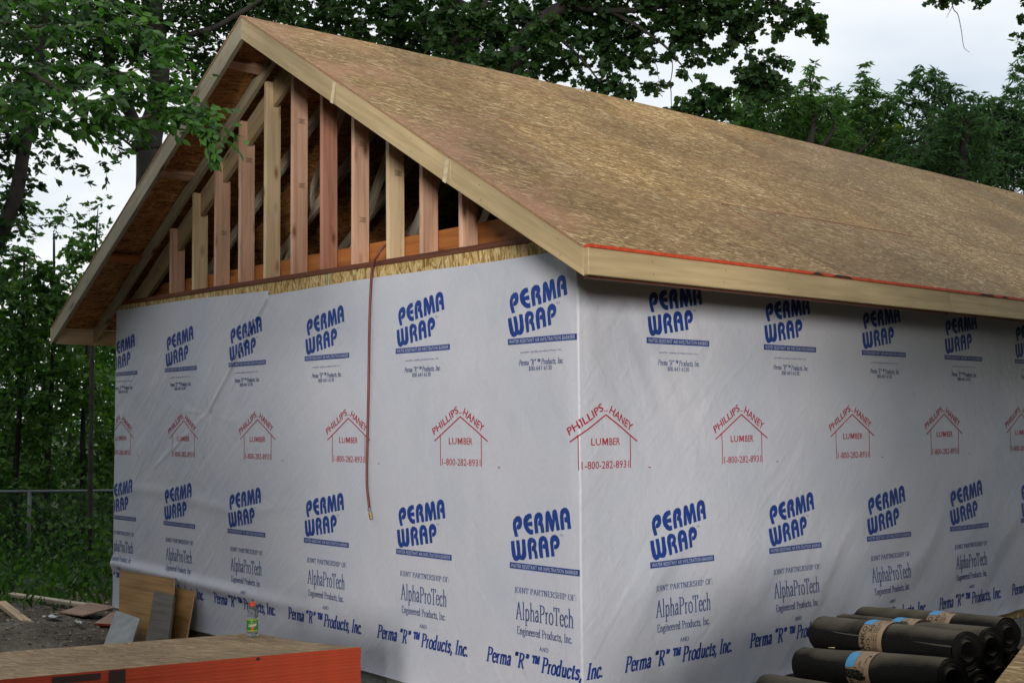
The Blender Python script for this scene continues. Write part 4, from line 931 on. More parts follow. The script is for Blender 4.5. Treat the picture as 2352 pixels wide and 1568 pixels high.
def felt_roll(pl, pr, r_, label, spin=0.0, lab=True, seam=True, lab_at=.42, flip=1):
    """roll lying from its left end to its right end"""
    pl, pr = Vector(pl), Vector(pr); ax = (pr - pl).normalized(); ln = (pr - pl).length
    t_ = thing('felt_roll', (pl + pr) / 2 - Vector((0, 0, r_)), label, 'roofing felt', GL)
    side = ax.cross(Vector((0, 0, 1))).normalized()      # towards the camera side
    if side.dot(CL - pl) < 0: side = -side
    up = side.cross(ax) if side.cross(ax).z > 0 else ax.cross(side)
    P = lambda s, a, rr: pl + ax * s + (side * math.cos(a) + up * math.sin(a)) * rr
    seg = 48; V, F = [], []
    a0 = spin; wob = [random.uniform(-.0018, .0018) for _ in range(12)]
    ns = 12
    for i in range(ns + 1):
        s = ln * i / ns
        for k in range(seg + 1):
            a = a0 - 2 * math.pi * k / seg
            rr = r_ * (1 + (.075 if seam else 0) * (1 - k / seg) ** 1.5) + wob[i % 12] * .6 + .0022 * math.sin(a * 3 + i * .4 + spin * 3)
            if k == 0: a += .05 * math.sin(i * .9 + spin * 2) - .03
            V.append(P(s, a, rr))
    n = seg + 1
    for i in range(ns):
        for k in range(seg): F.append((i * n + k, i * n + k + 1, (i + 1) * n + k + 1, (i + 1) * n + k))
        F.append((i * n, (i + 1) * n, (i + 1) * n + seg, i * n + seg))
    add('felt_sheet', V, F, M['felt'], t_, smooth=False)
    me = t_.children[-1].data if False else None
    # ends: wound layers as fine rings round a hollow core
    for e_, s in ((-1, 0.0), (1, ln)):
        V, F = [], []; rings = [r_ * .995, r_ * .96, r_ * .9, r_ * .86, r_ * .8, r_ * .76, r_ * .7, r_ * .66, r_ * .61, r_ * .57, r_ * .50, r_ * .48, r_ * .45]
        for j, rr in enumerate(rings):
            dep = (.0025 * (j % 2) + .0005 * j) if j < 10 else (-.004 if j == 11 else .0)
            if j == len(rings) - 1: dep = .18
            for k in range(seg):
                a = 2 * math.pi * k / seg; q = .004 * math.sin(a * 2 + j)
                V.append(P(s - e_ * (dep + (q * .4 if j < 10 else 0)), a, rr + q * .15))
        for j in range(len(rings) - 1):
            for k in range(seg): F.append((j * seg + k, j * seg + (k + 1) % seg, (j + 1) * seg + (k + 1) % seg, (j + 1) * seg + k))
        F.append(tuple((len(rings) - 1) * seg + k for k in range(seg)))
        add('roll_end', V, F, M['felt'], t_, smooth=False)
    if not lab: return t_
    # paper label: band round the roll, x runs up round the curve, y towards the left end
    c = ln * lab_at; w = .125; rr = r_ * (1.066 if seam else 1.0) + .0022
    def band(nm, s0, s1, a1, a2, m_, dr=0):
        V = []; k_ = 22
        for i in range(k_ + 1):
            a = a1 + (a2 - a1) * i / k_; V += [P(s0, a, rr + dr), P(s1, a, rr + dr)]
        return add(nm, V, [(2 * i, 2 * i + 1, 2 * i + 3, 2 * i + 2) for i in range(k_)], m_, t_, smooth=True)
    la = band('paper_label', c - w / 2, c + w / 2, -1.15 + spin * .0, 2.2, M['kraft'])
    a_b = .98 if spin > 0 else .30
    bb = band('blue_strip', c - w / 2 - .002, c - w / 2 + .045, a_b, a_b + .95, M['sky_blue'], .0008)
    def wraptext(text, a1, a2, s_base, s_cap, bold=.012, nm='label_lettering'):
        V, F = sans_polys(text, 0, 1, 0, 1, bold)
        add(nm, [P(s_base + (s_cap - s_base) * p[1], a1 + (a2 - a1) * p[0], rr + .0012) for p in V], F, M['label_ink'], t_)
    x = c - w / 2
    lo = a_b - 1.75
    wraptext('TAMKO', lo + .1, a_b - .12, x + .034, x + .010, .03)
    for (s0, s1, q1, q2) in ((x + .004, x + .0055, lo, a_b - .03), (x + .0385, x + .040, lo, a_b - .03)):
        band('label_rule', s0, s1, q1, q2, M['label_ink'], .0010)
    for q in (lo, a_b - .05): band('label_rule', x + .004, x + .040, q, q + .02, M['label_ink'], .0014)
    wraptext('NO. 30', lo + .25, a_b + .02, x + .064, x + .046, .02)
    wraptext('ASPHALT SATURATED', lo - .1, a_b + .35, x + .077, x + .070, .01)
    wraptext('ORGANIC FELT', lo, a_b + .1, x + .089, x + .081, .01)
    wraptext('PERFORATED', lo + .1, a_b, x + .1, x + .093, .01)
    wraptext('1 ROLL', a_b + .15, a_b + .6, x + .106, x + .098, .01)
    band('label_rule', x + .104, x + .118, a_b + .62, a_b + .72, M['label_ink'], .0014)
    return t_
ax_ = Vector((.958, -.287, 0))
felt_roll((2.068, -.669, 1.045), (2.811, -.894, 1.100), .0695, 'felt roll with its loose outer edge showing, middle of the upper layer', .35, lab_at=.47)
felt_roll((2.106, -.845, .950), (2.851, -1.069, 1.036), .0685, 'front felt roll lying in front of and below the loose-edged one', -.5 + .35, seam=False, lab_at=.49)
felt_roll((2.035, -.470, 1.033), (2.79, -.689, 1.090), .066, 'felt roll behind the loose-edged one, its round core turned to the right', 1.1, lab_at=.5)
felt_roll((2.00, -.265, 1.040), (2.745, -.470, 1.098), .063, 'rearmost felt roll of the upper layer, nearest to the wrapped wall', 2.2, lab_at=.62)
felt_roll((2.05, -1.015, .862), (2.80, -1.235, .925), .068, 'lowest front felt roll, only its left top in view', .4, lab=False)
felt_roll((2.085, -.735, .925 - .01), (2.83, -.955, .965), .055, 'felt roll of the lower layer under the loose-edged one', .4, lab=False, seam=False)
felt_roll((2.05, -.570, .905), (2.80, -.790, .960), .062, 'felt roll of the lower layer between the two rear rolls', .9, lab=False, seam=False)
felt_roll((2.015, -.365, .915), (2.765, -.585, .968), .062, 'felt roll of the lower layer under the rearmost roll', 1.4, lab=False, seam=False)
felt_roll((2.00, -.170, .930), (2.72, -.385, .98), .06, 'small-ended felt roll at the back of the lower layer', .4, lab=False, seam=False)
# the sheets that the rolls lie on
def sheet_pile(p, yaw, w, d, z0, n, th, label, m_, em):
    t_ = thing('sheet_pile', (p[0], p[1], z0), label, 'sheet pile')
    c, s = math.cos(yaw), math.sin(yaw)
    for k in range(n):
        jx, jy = random.uniform(-.006, .006), random.uniform(-.006, .006)
        fr = Matrix.Translation((p[0], p[1], z0 + th * k)) @ Matrix.Rotation(yaw, 4, 'Z')
        V = [fr @ Vector(q) for q in boxv((jx, jy, 0), (w + jx, d + jy, th - .001))]
        add('strand_board_sheet', V, BOXF, [m_, em], t_, fr, [0, 0, 1, 1, 1, 1])
    return t_
sheet_pile((1.75, -1.15, 0), R(-17), 1.22, 1.3, .07, 42, .0182, 'low pile of sheets carrying the felt rolls', M['stack_top'], M['roof_edge'])
yaw = math.atan2(-.65, .232)
sheet_pile((3.005, -.875, 0), yaw, 2.44, 1.22, .06, 60, .0182, 'tan strand board pile at the lower right edge, before the felt rolls', M['roof_osb'], M['roof_edge'])
# pale splinter lying on the front roll
sp_ = Vector((2.22, -.86, 1.0335)); tag(tube('wood_splinter', [sp_, sp_ + Vector((.03, .0, .004))], .0015, M['pale'], None, 5), 'tiny pale wood splinter on the front felt roll', 'splinter')

# ------------------------------------------------------------------ boards leaning on the far end of the gable wall and scraps on the ground
M['ply'] = lumber('orange_plywood', (0.34, 0.19, 0.065), (0.22, 0.11, 0.03), knots=False)
M['ply_edge'] = simple('plywood_edge', (0.45, 0.27, 0.13), .7, var=.25, scale=40)
M['grey_board'] = lumber('grey_weathered_board', (0.11, 0.10, 0.085), (0.06, 0.055, 0.045))
M['cement'] = simple('pale_grey_sheet', (0.26, 0.28, 0.29), .7, var=.2, scale=7)
M['scrap'] = lumber('pinkish_scrap', (0.34, 0.22, 0.17), (0.24, 0.15, 0.11), knots=False)
def slab(name, q, th, mats, label, cat, group=None, nrm=None):
    """four corners (bottom left, bottom right, top right, top left) given a thickness"""
    q = [Vector(p) for p in q]; n = nrm or (q[1] - q[0]).cross(q[3] - q[0]).normalized() * th
    if nrm: n = Vector(nrm).normalized() * th
    V = q + [p - n for p in q]
    fr = frame_x(q[0], q[1] - q[0])
    o = add(name, V, [(0, 1, 2, 3), (7, 6, 5, 4), (0, 4, 5, 1), (1, 5, 6, 2), (2, 6, 7, 3), (3, 7, 4, 0)], mats, None, fr, [0, 0, 1, 1, 1, 1])
    tag(o, label, cat, group); return o
slab('plywood_panel', [(-5.34, -.34, .04), (-4.40, -.34, .05), (-4.76, -.115, .618), (-5.84, -.115, .60)], .014, [M['ply'], M['ply_edge']], 'wide orange-brown plywood panel leaning on the far end of the gable wall', 'panel')
slab('plywood_panel', [(-5.20, -.28, .04), (-4.26, -.28, .05), (-4.50, -.062, .535), (-5.50, -.062, .53)], .014, [M['ply'], M['ply_edge']], 'lower plywood panel behind the wide one, only its right strip showing', 'panel')
slab('weathered_board', [(-4.36, -.58, .05), (-3.96, -.58, .06), (-4.45, -.27, .525), (-4.80, -.27, .535)], .02, [M['grey_board'], M['grey_board']], 'short dark grey board leaning on the plywood panel', 'board')
slab('cement_sheet', [(-4.92, -.68, .04), (-4.40, -.70, .05), (-4.88, -.36, .302), (-5.42, -.33, .309)], .012, [M['cement'], M['cement']], 'pale grey sheet piece tilted against the foot of the plywood panel', 'sheet')
slab('scrap_board', [(-5.95, -.30, .135), (-5.62, -.20, .15), (-5.95, .25, .19), (-6.38, .12, .18)], .018, [M['scrap'], M['red_edge2']], 'pinkish strand board offcut with a red edge beside the far wall corner', 'offcut')
slab('scrap_board', [(-6.75, -.30, .15), (-6.35, -.24, .155), (-6.42, .12, .19), (-6.9, .06, .19)], .012, [M['scrap'], M['scrap']], 'thin brown offcut lying left of the red-edged one', 'offcut')
o = board('loose_lumber', (-7.4, -.62, .20), (-5.95, -.80, .115), .038, .085, M['stud_tan'], None); tag(o, 'loose length of sawn lumber slanting over the dirt at the left edge', 'board')
o = board('loose_lumber', (-8.2, -.25, .17), (-6.3, .15, .16), .03, .09, M['web'], None); tag(o, 'long thin grey board lying flat behind the dirt heap', 'board')
M['paper'] = simple('white_scrap', (0.55, 0.58, 0.60), .6)
for i, (x, y, w, lb) in enumerate(((-6.35, -.52, .12, 'crumpled white film scrap beside the end of the slanting lumber'), (-5.95, -.45, .07, 'small white scrap right of the crumpled one'), (-7.0, -.85, .10, 'pale scrap at the left edge under the slanting lumber'))):
    V, F = [], []; n = 5
    for a in range(n):
        for c in range(n): V.append((x + (a / 4 - .5) * w * 2, y + (c / 4 - .5) * w * .9, float(ground_z(x, y)) + .02 + random.uniform(0, .03)))
    for a in range(n - 1):
        for c in range(n - 1): F.append((a * n + c, (a + 1) * n + c, (a + 1) * n + c + 1, a * n + c + 1))
    tag(add('litter', V, F, M['paper']), lb, 'litter')

# ------------------------------------------------------------------ chain-link fence
M['galv'] = simple('galvanised_pipe', (0.11, 0.125, 0.13), .6, .1)
pA, pB = at(-330, 1131, 17.2), at(262, 1128, 17.2)
fd = (pB - pA); fd.z = 0; fd.normalize(); ft = pA.z; pC = pA + fd * 8.6
FN = thing('chain_link_fence', (pA.x, pA.y, 0), 'grey chain link fence with round posts and a top rail before the trees', 'fence')
tube('top_rail', [pA - fd * 2, pC], .021, M['galv'], FN, 10)
pp = at(68, 1131, 17.2); s0 = (pp - pA).dot(fd)
for k in range(-1, 3):
    q = pA + fd * (s0 + 3.05 * k); q.z = ft
    if -2 < (q - pA).dot(fd) < 8.6: tube('fence_post', [(q.x, q.y, -.2), (q.x, q.y, ft + .01)], .028, M['galv'], FN, 10)
V, F = [], []; step = .055; L_ = 10.6; hgt = ft - .06; nrm = Vector((-fd.y, fd.x, 0))
def wire(a, b_, za, zb):
    n = len(V); w = .0016
    for (s, z) in ((a, za), (b_, zb)):
        q = pA + fd * (s - 2); q.z = z
        V.extend([q + Vector((0, 0, w)), q - Vector((0, 0, w)), q + nrm * w * 1.5])
    F.extend([(n, n + 1, n + 4, n + 3), (n + 1, n + 2, n + 5, n + 4), (n + 2, n, n + 3, n + 5)])
k = -hgt
while k < L_:
    a, b_ = max(0, k), min(L_, k + hgt)
    wire(a, b_, .05 + (a - k), .05 + (b_ - k)); wire(a, b_, .05 + hgt - (a - k), .05 + hgt - (b_ - k)); k += step
tag(add('wire_mesh', V, F, M['galv'], FN), kind='stuff')

# ------------------------------------------------------------------ trees and undergrowth
def leaf_mat(name, dark, mid, light, trans=.35, yellow=None):
    m, t, b, L = mat(name)
    g = nd(t, 'ShaderNodeNewGeometry')
    st = [(0.0, dark), (0.5, mid), (0.9, light)] + ([(1.0, yellow)] if yellow else [])
    r = ramp(t, st); L(g.outputs['Random Per Island'], r.inputs[0])
    L(r.outputs[0], b.inputs['Base Color']); b.inputs['Roughness'].default_value = .5; b.inputs['Specular IOR Level'].default_value = .35
    tr = nd(t, 'ShaderNodeBsdfTranslucent'); mu = nd(t, 'ShaderNodeMix', data_type='RGBA', blend_type='MULTIPLY'); mu.inputs[0].default_value = 1
    L(r.outputs[0], mu.inputs[6]); mu.inputs[7].default_value = (1.3, 1.6, .55, 1); L(mu.outputs[2], tr.inputs[0])
    ms = nd(t, 'ShaderNodeMixShader'); ms.inputs[0].default_value = trans
    o = t.nodes['Material Output']; L(b.outputs[0], ms.inputs[1]); L(tr.outputs[0], ms.inputs[2]); L(ms.outputs[0], o.inputs[0])
    return m
M['leaf_thick'] = leaf_mat('thicket_leaves', (.018, .05, .011), (.038, .10, .02), (.08, .17, .032), .4)
M['leaf_oak'] = leaf_mat('oak_leaves', (.016, .042, .014), (.030, .075, .022), (.055, .115, .032))
M['leaf_elm'] = leaf_mat('elm_leaves', (.035, .085, .018), (.065, .15, .03), (.12, .23, .045), .4)
M['leaf_mid'] = leaf_mat('mid_green_leaves', (.035, .085, .022), (.06, .14, .035), (.10, .20, .05), .45)
M['leaf_dark'] = leaf_mat('dark_green_leaves', (.025, .065, .028), (.045, .105, .045), (.08, .155, .065), .42)
M['leaf_near'] = leaf_mat('fresh_green_leaves', (.018, .056, .012), (.036, .10, .018), (.08, .19, .032), .4)
M['leaf_yellow'] = leaf_mat('yellow_green_leaves', (.10, .13, .015), (.17, .20, .02), (.28, .28, .03), .4)
M['bark'] = simple('grey_bark', (0.034, 0.031, 0.027), .9, var=.4, scale=9, bump=.9)
M['twig'] = simple('twig_bark', (0.05, 0.042, 0.03), .9, var=.3)
LEAF = {
 'oval': ([(0, 0, 0), (.22, .28, .03), (.24, .6, .0), (0, 1, -.06), (-.24, .6, 0), (-.22, .28, .03)], [(0, 1, 2, 3), (0, 3, 4, 5)]),
 'long': ([(0, 0, 0), (.13, .35, .03), (0, 1, -.12), (-.13, .35, .03)], [(0, 1, 2, 3)]),
 'quad': ([(0, 0, 0), (.36, .45, .05), (0, 1, -.08), (-.36, .45, .05)], [(0, 1, 2, 3)]),
 'lobed': ([(0, 0, 0), (.16, .22, 0), (.5, .30, -.03), (.26, .52, .03), (.42, .80, -.04), (0, 1.02, 0), (-.42, .80, -.04), (-.26, .52, .03), (-.5, .30, -.03), (-.16, .22, 0)], [(0, 1, 3, 9), (1, 2, 3, 3), (3, 4, 5, 5), (9, 3, 5, 7), (7, 5, 6, 6), (9, 7, 8, 8)]),
}
def leaves_mesh(name, pos, direc, nrm, size, kind, mats):
    tv, tf = LEAF[kind]; tv = np.array(tv); n = len(pos)
    y = direc / np.linalg.norm(direc, axis=1, keepdims=True)
    x = np.cross(y, nrm); x /= np.linalg.norm(x, axis=1, keepdims=True) + 1e-9; z = np.cross(x, y)
    V = pos[:, None, :] + size[:, None, None] * (x[:, None, :] * tv[None, :, 0:1] + y[:, None, :] * tv[None, :, 1:2] + z[:, None, :] * tv[None, :, 2:3])
    tris = []
    for q in tf:
        if len(set(q)) == 3: tris.append(tuple(dict.fromkeys(q)))
        else: tris += [(q[0], q[1], q[2]), (q[0], q[2], q[3])]
    tris = np.array(tris); F = (tris[None] + (np.arange(n) * len(tv))[:, None, None]).reshape(-1, 3)
    return V.reshape(-1, 3), F
def rdir(n, zb=0.0, zs=1.0):
    d = rng.normal(size=(n, 3)); d[:, 2] = d[:, 2] * zs + zb
    return d / np.linalg.norm(d, axis=1, keepdims=True)
def sprays(clusters, per=9, droop=.25, flat=.55):
    """leaf positions along little twigs in each cluster (centre, radius, number of twigs)"""
    P, D, N, tw = [], [], [], []
    for (c, r_, n) in clusters:
        c = np.array(c)
        rv = rdir(n) * (rng.random((n, 1)) ** .45) * r_ * .85
        rv[:, 2] *= .8
        o = c + rv
        d = rdir(n, -.05, .45) + rv / (r_ + 1e-6) * .7; d /= np.linalg.norm(d, axis=1, keepdims=True)
        ln = r_ * rng.uniform(.25, .6, (n, 1))
        for j in range(per):
            t_ = (j + .5) / per
            p = o + d * ln * t_ - np.array([0, 0, 1]) * droop * ln * t_ ** 2
            side = np.cross(d, [0, 0, 1]) * (1 if j % 2 else -1)
            dd = d * .6 + side * .8 + rng.normal(size=(n, 3)) * .3 - np.array([0, 0, .3])
            P.append(p); D.append(dd); N.append(np.array([0, 0, 1]) * flat + rng.normal(size=(n, 3)) * .5)
        tw.append((o - d * ln * .3, o + d * ln))
    return np.concatenate(P), np.concatenate(D), np.concatenate(N), tw
def twig_geo(tw, w=.005, frac=.5):
    A = np.concatenate([a for a, b_ in tw]); Bq = np.concatenate([b_ for a, b_ in tw]); keep = rng.random(len(A)) < frac; A, Bq = A[keep], Bq[keep]
    n = len(A); d = Bq - A; s = np.cross(d, [0, 0, 1.]); s /= np.linalg.norm(s, axis=1, keepdims=True) + 1e-9; u = np.cross(s, d); u /= np.linalg.norm(u, axis=1, keepdims=True) + 1e-9
    V = np.stack([A + s * w, A - s * w * .6 + u * w, A - s * w * .6 - u * w, Bq], 1).reshape(-1, 3)
    F = (np.array([(0, 1, 3), (1, 2, 3), (2, 0, 3)])[None] + (np.arange(n) * 4)[:, None, None]).reshape(-1, 3)
    return V, F
def crown(parent, clusters, kind, size, lm, per=9, droop=.25, flat=.55, name='crown', tw=.005, frac=.5):
    P, D, N, T = sprays(clusters, per, droop, flat)
    V, F = leaves_mesh('c', P, D, N, size * rng.uniform(.7, 1.25, len(P)), kind, None)
    V2, F2 = twig_geo(T, tw, frac)
    fm = np.concatenate([np.zeros(len(F), int), np.ones(len(F2), int)])
    me = fast_mesh(name, np.concatenate([V, V2]), np.concatenate([F, F2 + len(V)]), [lm, M['twig']], False, fm)
    o = bpy.data.objects.new(name, me); o['kind'] = 'stuff'; link(o, parent); PLOC[o.name] = Matrix.Identity(4)
    return len(F)
TT = 0
def base_of(p): return Vector((p.x, p.y, float(ground_z(p.x, p.y)) - .1))
def limb(name, pts, parent):
    """pts: (px, py, depth, radius)"""
    q = [(*at(a, b_, c), r_) for a, b_, c, r_ in pts]; s = spline(q, 5)
    s = [np.array([p[0] + rng.normal() * .006, p[1] + rng.normal() * .006, p[2], p[3]]) for p in s]
    return tube(name, [p[:3] for p in s], [float(p[3]) * random.uniform(.94, 1.06) for p in s], M['bark'], parent, 10)
def C(px, py, d, r_, n): return (tuple(at(px, py, d)), r_, n)

# 1: the big tree behind the left bargeboard
p = at(338, 420, 15.5); bz = base_of(p)
T1 = thing('oak_tree', bz, 'tall grey-barked tree with a forked trunk rising behind the left bargeboard', 'tree')
tr = [(bz.x - .1, bz.y, bz.z, .26), (bz.x, bz.y, 2.2, .21), (*at(343, 400, 15.5), .155)]
tr += [(*at(a, b_, 15.5), r_) for a, b_, r_ in ((340, 330, .165), (362, 230, .12), (366, 140, .12), (352, 40, .125), (345, -90, .12), (360, -300, .08), (350, -520, .03))]
s = spline(tr, 5); tube('trunk', [q[:3] for q in s], [float(q[3]) * random.uniform(.95, 1.05) for q in s], M['bark'], T1, 12)
limb('limb', [(345, 345, 15.5, .11), (310, 285, 15.4, .085), (285, 225, 15.2, .075), (262, 175, 15, .065), (235, 90, 14.8, .06), (190, -20, 14.5, .05), (150, -140, 14, .03)], T1)
limb('limb', [(330, 362, 15.5, .02), (290, 325, 15.3, .016), (245, 302, 15.1, .012), (175, 296, 15, .006)], T1)
limb('limb', [(362, 150, 15.5, .06), (420, 90, 15.6, .045), (500, 60, 15.6, .035), (590, 5, 15.6, .03), (680, -70, 15.6, .02)], T1)
limb('limb', [(355, 60, 15.5, .05), (300, 10, 15.4, .04), (240, -60, 15.3, .03)], T1)
cl = [C(430, 40, 15.8, .55, 90), (C(520, 45, 16.2, .5, 80)), C(480, 130, 16, .40, 55), C(560, 10, 16, .5, 70), C(440, 200, 16.2, .35, 42), C(400, 290, 16, .25, 22), C(300, 40, 15, .5, 65), C(200, 60, 14.5, .55, 75), C(250, 140, 14.8, .38, 42),
      C(120, 60, 14.2, .6, 75), C(60, 120, 14, .5, 55), C(400, -90, 16, 1.0, 170), C(580, -80, 16, .9, 140), C(200, -90, 15, 1.0, 160), C(0, -60, 14.5, .9, 120), C(330, -260, 15.5, 1.3, 200), C(150, 200, 14.6, .38, 30), C(60, 260, 14.6, .4, 26),
      C(385, 110, 16.1, .4, 45), C(500, 190, 16.4, .28, 22), C(640, 20, 16.3, .4, 50), C(320, 190, 16, .35, 24), C(310, 110, 15.2, .3, 26)]
TT += crown(T1, cl, 'oval', .085, M['leaf_oak'], 10)
# thin elm-like sprays hanging in the bright gap
cl = [C(150, 330, 13.5, .22, 7), C(205, 300, 13.8, .22, 9), C(260, 335, 14, .2, 7), C(195, 370, 13.6, .2, 7), C(290, 300, 14, .2, 8), C(150, 400, 13.4, .16, 3), C(260, 390, 14, .14, 3), C(320, 340, 14.2, .12, 3), C(205, 420, 13.5, .12, 2), C(110, 310, 13.5, .25, 9), C(240, 260, 14, .25, 14)]
TT += crown(T1, cl, 'oval', .075, M['leaf_oak'], 7, .6, name='hanging_sprays', tw=.004, frac=1)

# 2: dark leaning tree at the left edge
p = at(20, 640, 12); bz = base_of(p)
T2 = thing('leaning_tree', bz, 'dark slender tree leaning right at the left edge of the photo', 'tree')
tr = [(bz.x - .5, bz.y, bz.z, .10)] + [(*at(a, b_, 12), r_) for a, b_, r_ in ((-60, 700, .085), (2, 540, .075), (38, 440, .068), (52, 360, .062), (64, 300, .058), (78, 200, .05), (95, 90, .045), (105, -60, .03))]
s = spline(tr, 5); tube('trunk', [q[:3] for q in s], [float(q[3]) for q in s], M['bark'], T2, 10)
limb('limb', [(52, 360, 12, .03), (10, 300, 12, .02), (-50, 260, 12, .01)], T2)
cl = [C(10, 330, 12, .3, 24), C(70, 350, 12.2, .24, 14), C(20, 440, 12, .28, 22), C(70, 430, 12.2, .14, 6), C(0, 520, 12, .3, 26), C(60, 250, 12, .3, 22), C(10, 200, 12, .4, 34), C(120, 180, 12.2, .35, 26), C(60, 60, 12, .5, 50), C(-60, 350, 12, .5, 50), C(-60, 150, 12, .6, 60), C(60, -80, 12, .7, 80), C(-5, 600, 12, .3, 26)]
TT += crown(T2, cl, 'oval', .075, M['leaf_oak'], 9)

# 3: the near branch reaching in front of the bargeboard; its larger leaves are single parts
NB = thing('overhanging_branch', at(-60, 60, 5.4), 'bright green leafy branch hanging in from the upper left before the bargeboard', 'branch')
def blimb(nm, pts, r0, r1):
    q = [tuple(at(a, b_, c)) for a, b_, c in pts]; s = spline(q, 5); n = len(s)
    tube(nm, s, [r0 + (r1 - r0) * i / (n - 1) for i in range(n)], M['twig'], NB, 6); return s
paths = [blimb('twig', [(-160, 120, 5.6), (60, 165, 5.5), (180, 235, 5.4), (300, 275, 5.3), (390, 248, 5.25), (470, 262, 5.2)], .012, .002),
         blimb('twig', [(350, 262, 5.3), (420, 262, 5.15), (455, 285, 5.1), (478, 320, 5.1), (487, 350, 5.1)], .003, .001),
         blimb('twig', [(-160, 20, 5.9), (60, 60, 5.8), (200, 60, 5.7), (330, 60, 5.6), (400, 120, 5.5)], .010, .002),
         blimb('twig', [(60, 165, 5.5), (160, 150, 5.5), (280, 170, 5.4), (380, 130, 5.4)], .006, .001),
         blimb('twig', [(-100, 230, 5.4), (30, 250, 5.4), (130, 280, 5.3), (220, 262, 5.3)], .008, .001),
         blimb('twig', [(-160, -40, 5.8), (20, 0, 5.8), (150, -10, 5.7), (300, 10, 5.7)], .008, .001),
         blimb('twig', [(180, 235, 5.4), (270, 225, 5.3), (330, 200, 5.3), (400, 205, 5.3)], .004, .001),
         blimb('twig', [(-160, 170, 5.4), (-20, 200, 5.4), (90, 215, 5.4)], .006, .001)]
proto_leaf = []
for v_ in range(4):
    tv = [(0, 0, 0), (0, .12, .004)]
    out_ = [(.12, .12), (.20, .28), (.22, .45), (.17, .65), (.09, .83), (0, 1.0)]
    V = [(0, 0, 0)] + [(a * (1 + .1 * v_ - .15), b_, .03 + .03 * math.sin(b_ * 5 + v_) - .10 * b_ * b_) for a, b_ in out_] + [(-a * (1 - .06 * v_), b_, .03 + .03 * math.sin(b_ * 4 + v_ * 2) - .10 * b_ * b_) for a, b_ in out_[-2::-1]] + [(0, .5, -.015 - .025)]
    n = len(V) - 1; F = [(i, (i + 1) % n, n) for i in range(n)]
    me = mesh_of('leaf', V, F, [M['leaf_near']], smooth=True); proto_leaf.append(me)
nl = 0
def put_leaf(p, d, nrm, size):
    global nl
    me = random.choice(proto_leaf)
    o = bpy.data.objects.new('leaf', me)
    y = Vector(d).normalized(); x = y.cross(Vector(nrm)).normalized(); z = x.cross(y)
    mw = Matrix((x * size, y * size, z * size)).transposed().to_4x4(); mw.translation = p
    o.matrix_world = mw; link(o, NB); nl += 1
bulkP, bulkD, bulkN = [], [], []
for pi, s in enumerate(paths):
    n = len(s)
    for i in range(n - 1):
        a, b_ = Vector(s[i]), Vector(s[i + 1]); d = (b_ - a)
        for q in range(3 if pi != 1 else 3):
            t_ = random.random(); p = a + d * t_
            sg = random.choice((-1, 1))
            # small side twig with paired leaves
            sd_ = (d.normalized() * .7 + d.normalized().cross(Vector((0, 0, 1))) * sg * random.uniform(.3, 1) + Vector((0, 0, random.uniform(-.55, .25)))).normalized()
            Ls = random.uniform(.10, .30) if pi != 1 else random.uniform(.03, .08)
            m_ = 6 if pi != 1 else 3
            for j in range(m_):
                pj = p + sd_ * Ls * (j + .4) / m_ + Vector((0, 0, -.12 * Ls * (j / m_) ** 2))
                dj = (sd_ * .6 + sd_.cross(Vector((0, 0, 1))) * (1 if j % 2 else -1) * .8 + Vector((random.gauss(0, .25), random.gauss(0, .25), random.uniform(-.75, -.05))))
                nn = Vector((random.gauss(0, .5), random.gauss(0, .5) - .5, .9))
                if pi in (0, 1, 6, 3) and nl < 290 and (pi == 1 or random.random() < .62): put_leaf(pj, dj, nn, random.uniform(.036, .060))
                else: bulkP.append(pj[:]); bulkD.append(dj[:]); bulkN.append(nn[:])
V, F = leaves_mesh('f', np.array(bulkP), np.array(bulkD), np.array(bulkN), .056 * rng.uniform(.7, 1.2, len(bulkP)), 'oval', None)
o = bpy.data.objects.new('foliage', fast_mesh('foliage', V, F, [M['leaf_near']])); o['kind'] = 'stuff'; link(o, NB)

# 4, 5: the two oaks behind the ridge
p = at(1060, 140, 18); bz = base_of(p)
T4 = thing('oak_tree', bz, 'dark-leaved tree with an upright trunk behind the middle of the ridge', 'tree')
tr = [(bz.x, bz.y, bz.z, .26), (bz.x, bz.y, 2.5, .22)] + [(*at(a, b_, 18), r_) for a, b_, r_ in ((1050, 170, .15), (1075, 100, .14), (1098, 20, .13), (1110, -100, .12), (1100, -300, .06))]
s = spline(tr, 5); tube('trunk', [q[:3] for q in s], [float(q[3]) for q in s], M['bark'], T4, 12)
limb('limb', [(1098, 30, 18, .06), (1010, -20, 18, .05), (900, -90, 17.8, .03)], T4)
cl = [C(x, y, d, r_, n) for x, y, d, r_, n in ((700, 30, 18.5, .6, 80), (790, 20, 18, .6, 90), (760, 80, 19, .45, 60), (880, 40, 18, .6, 95), (870, 110, 18.6, .45, 65), (960, 60, 18.3, .6, 100), (960, 150, 18.8, .4, 50), (1040, 40, 18.5, .55, 80), (1010, 120, 19, .5, 60), (1120, 40, 18.8, .6, 85), (1120, 130, 18.8, .4, 50), (640, -40, 18, .8, 90), (830, -90, 18, 1.0, 150), (1020, -100, 18, 1.0, 150), (1050, -300, 18, 1.5, 220), (1090, 185, 18.2, .25, 24), (1050, 110, 17.2, .4, 60), (1090, 60, 17.2, .45, 60), (1120, 150, 16.4, .35, 50), (1200, 130, 16.2, .28, 26), (1230, 60, 16.2, .34, 34), (1280, 100, 16.3, .3, 30), (1010, 30, 17, .5, 60), (1160, 30, 17, .45, 60), (930, 0, 17.5, .5, 60))]
cl = [(c_, r_, int(n_ * .62)) for c_, r_, n_ in cl]
TT += crown(T4, cl, 'lobed', .10, M['leaf_oak'], 9)
p = at(1150, 210, 17); bz = base_of(p)
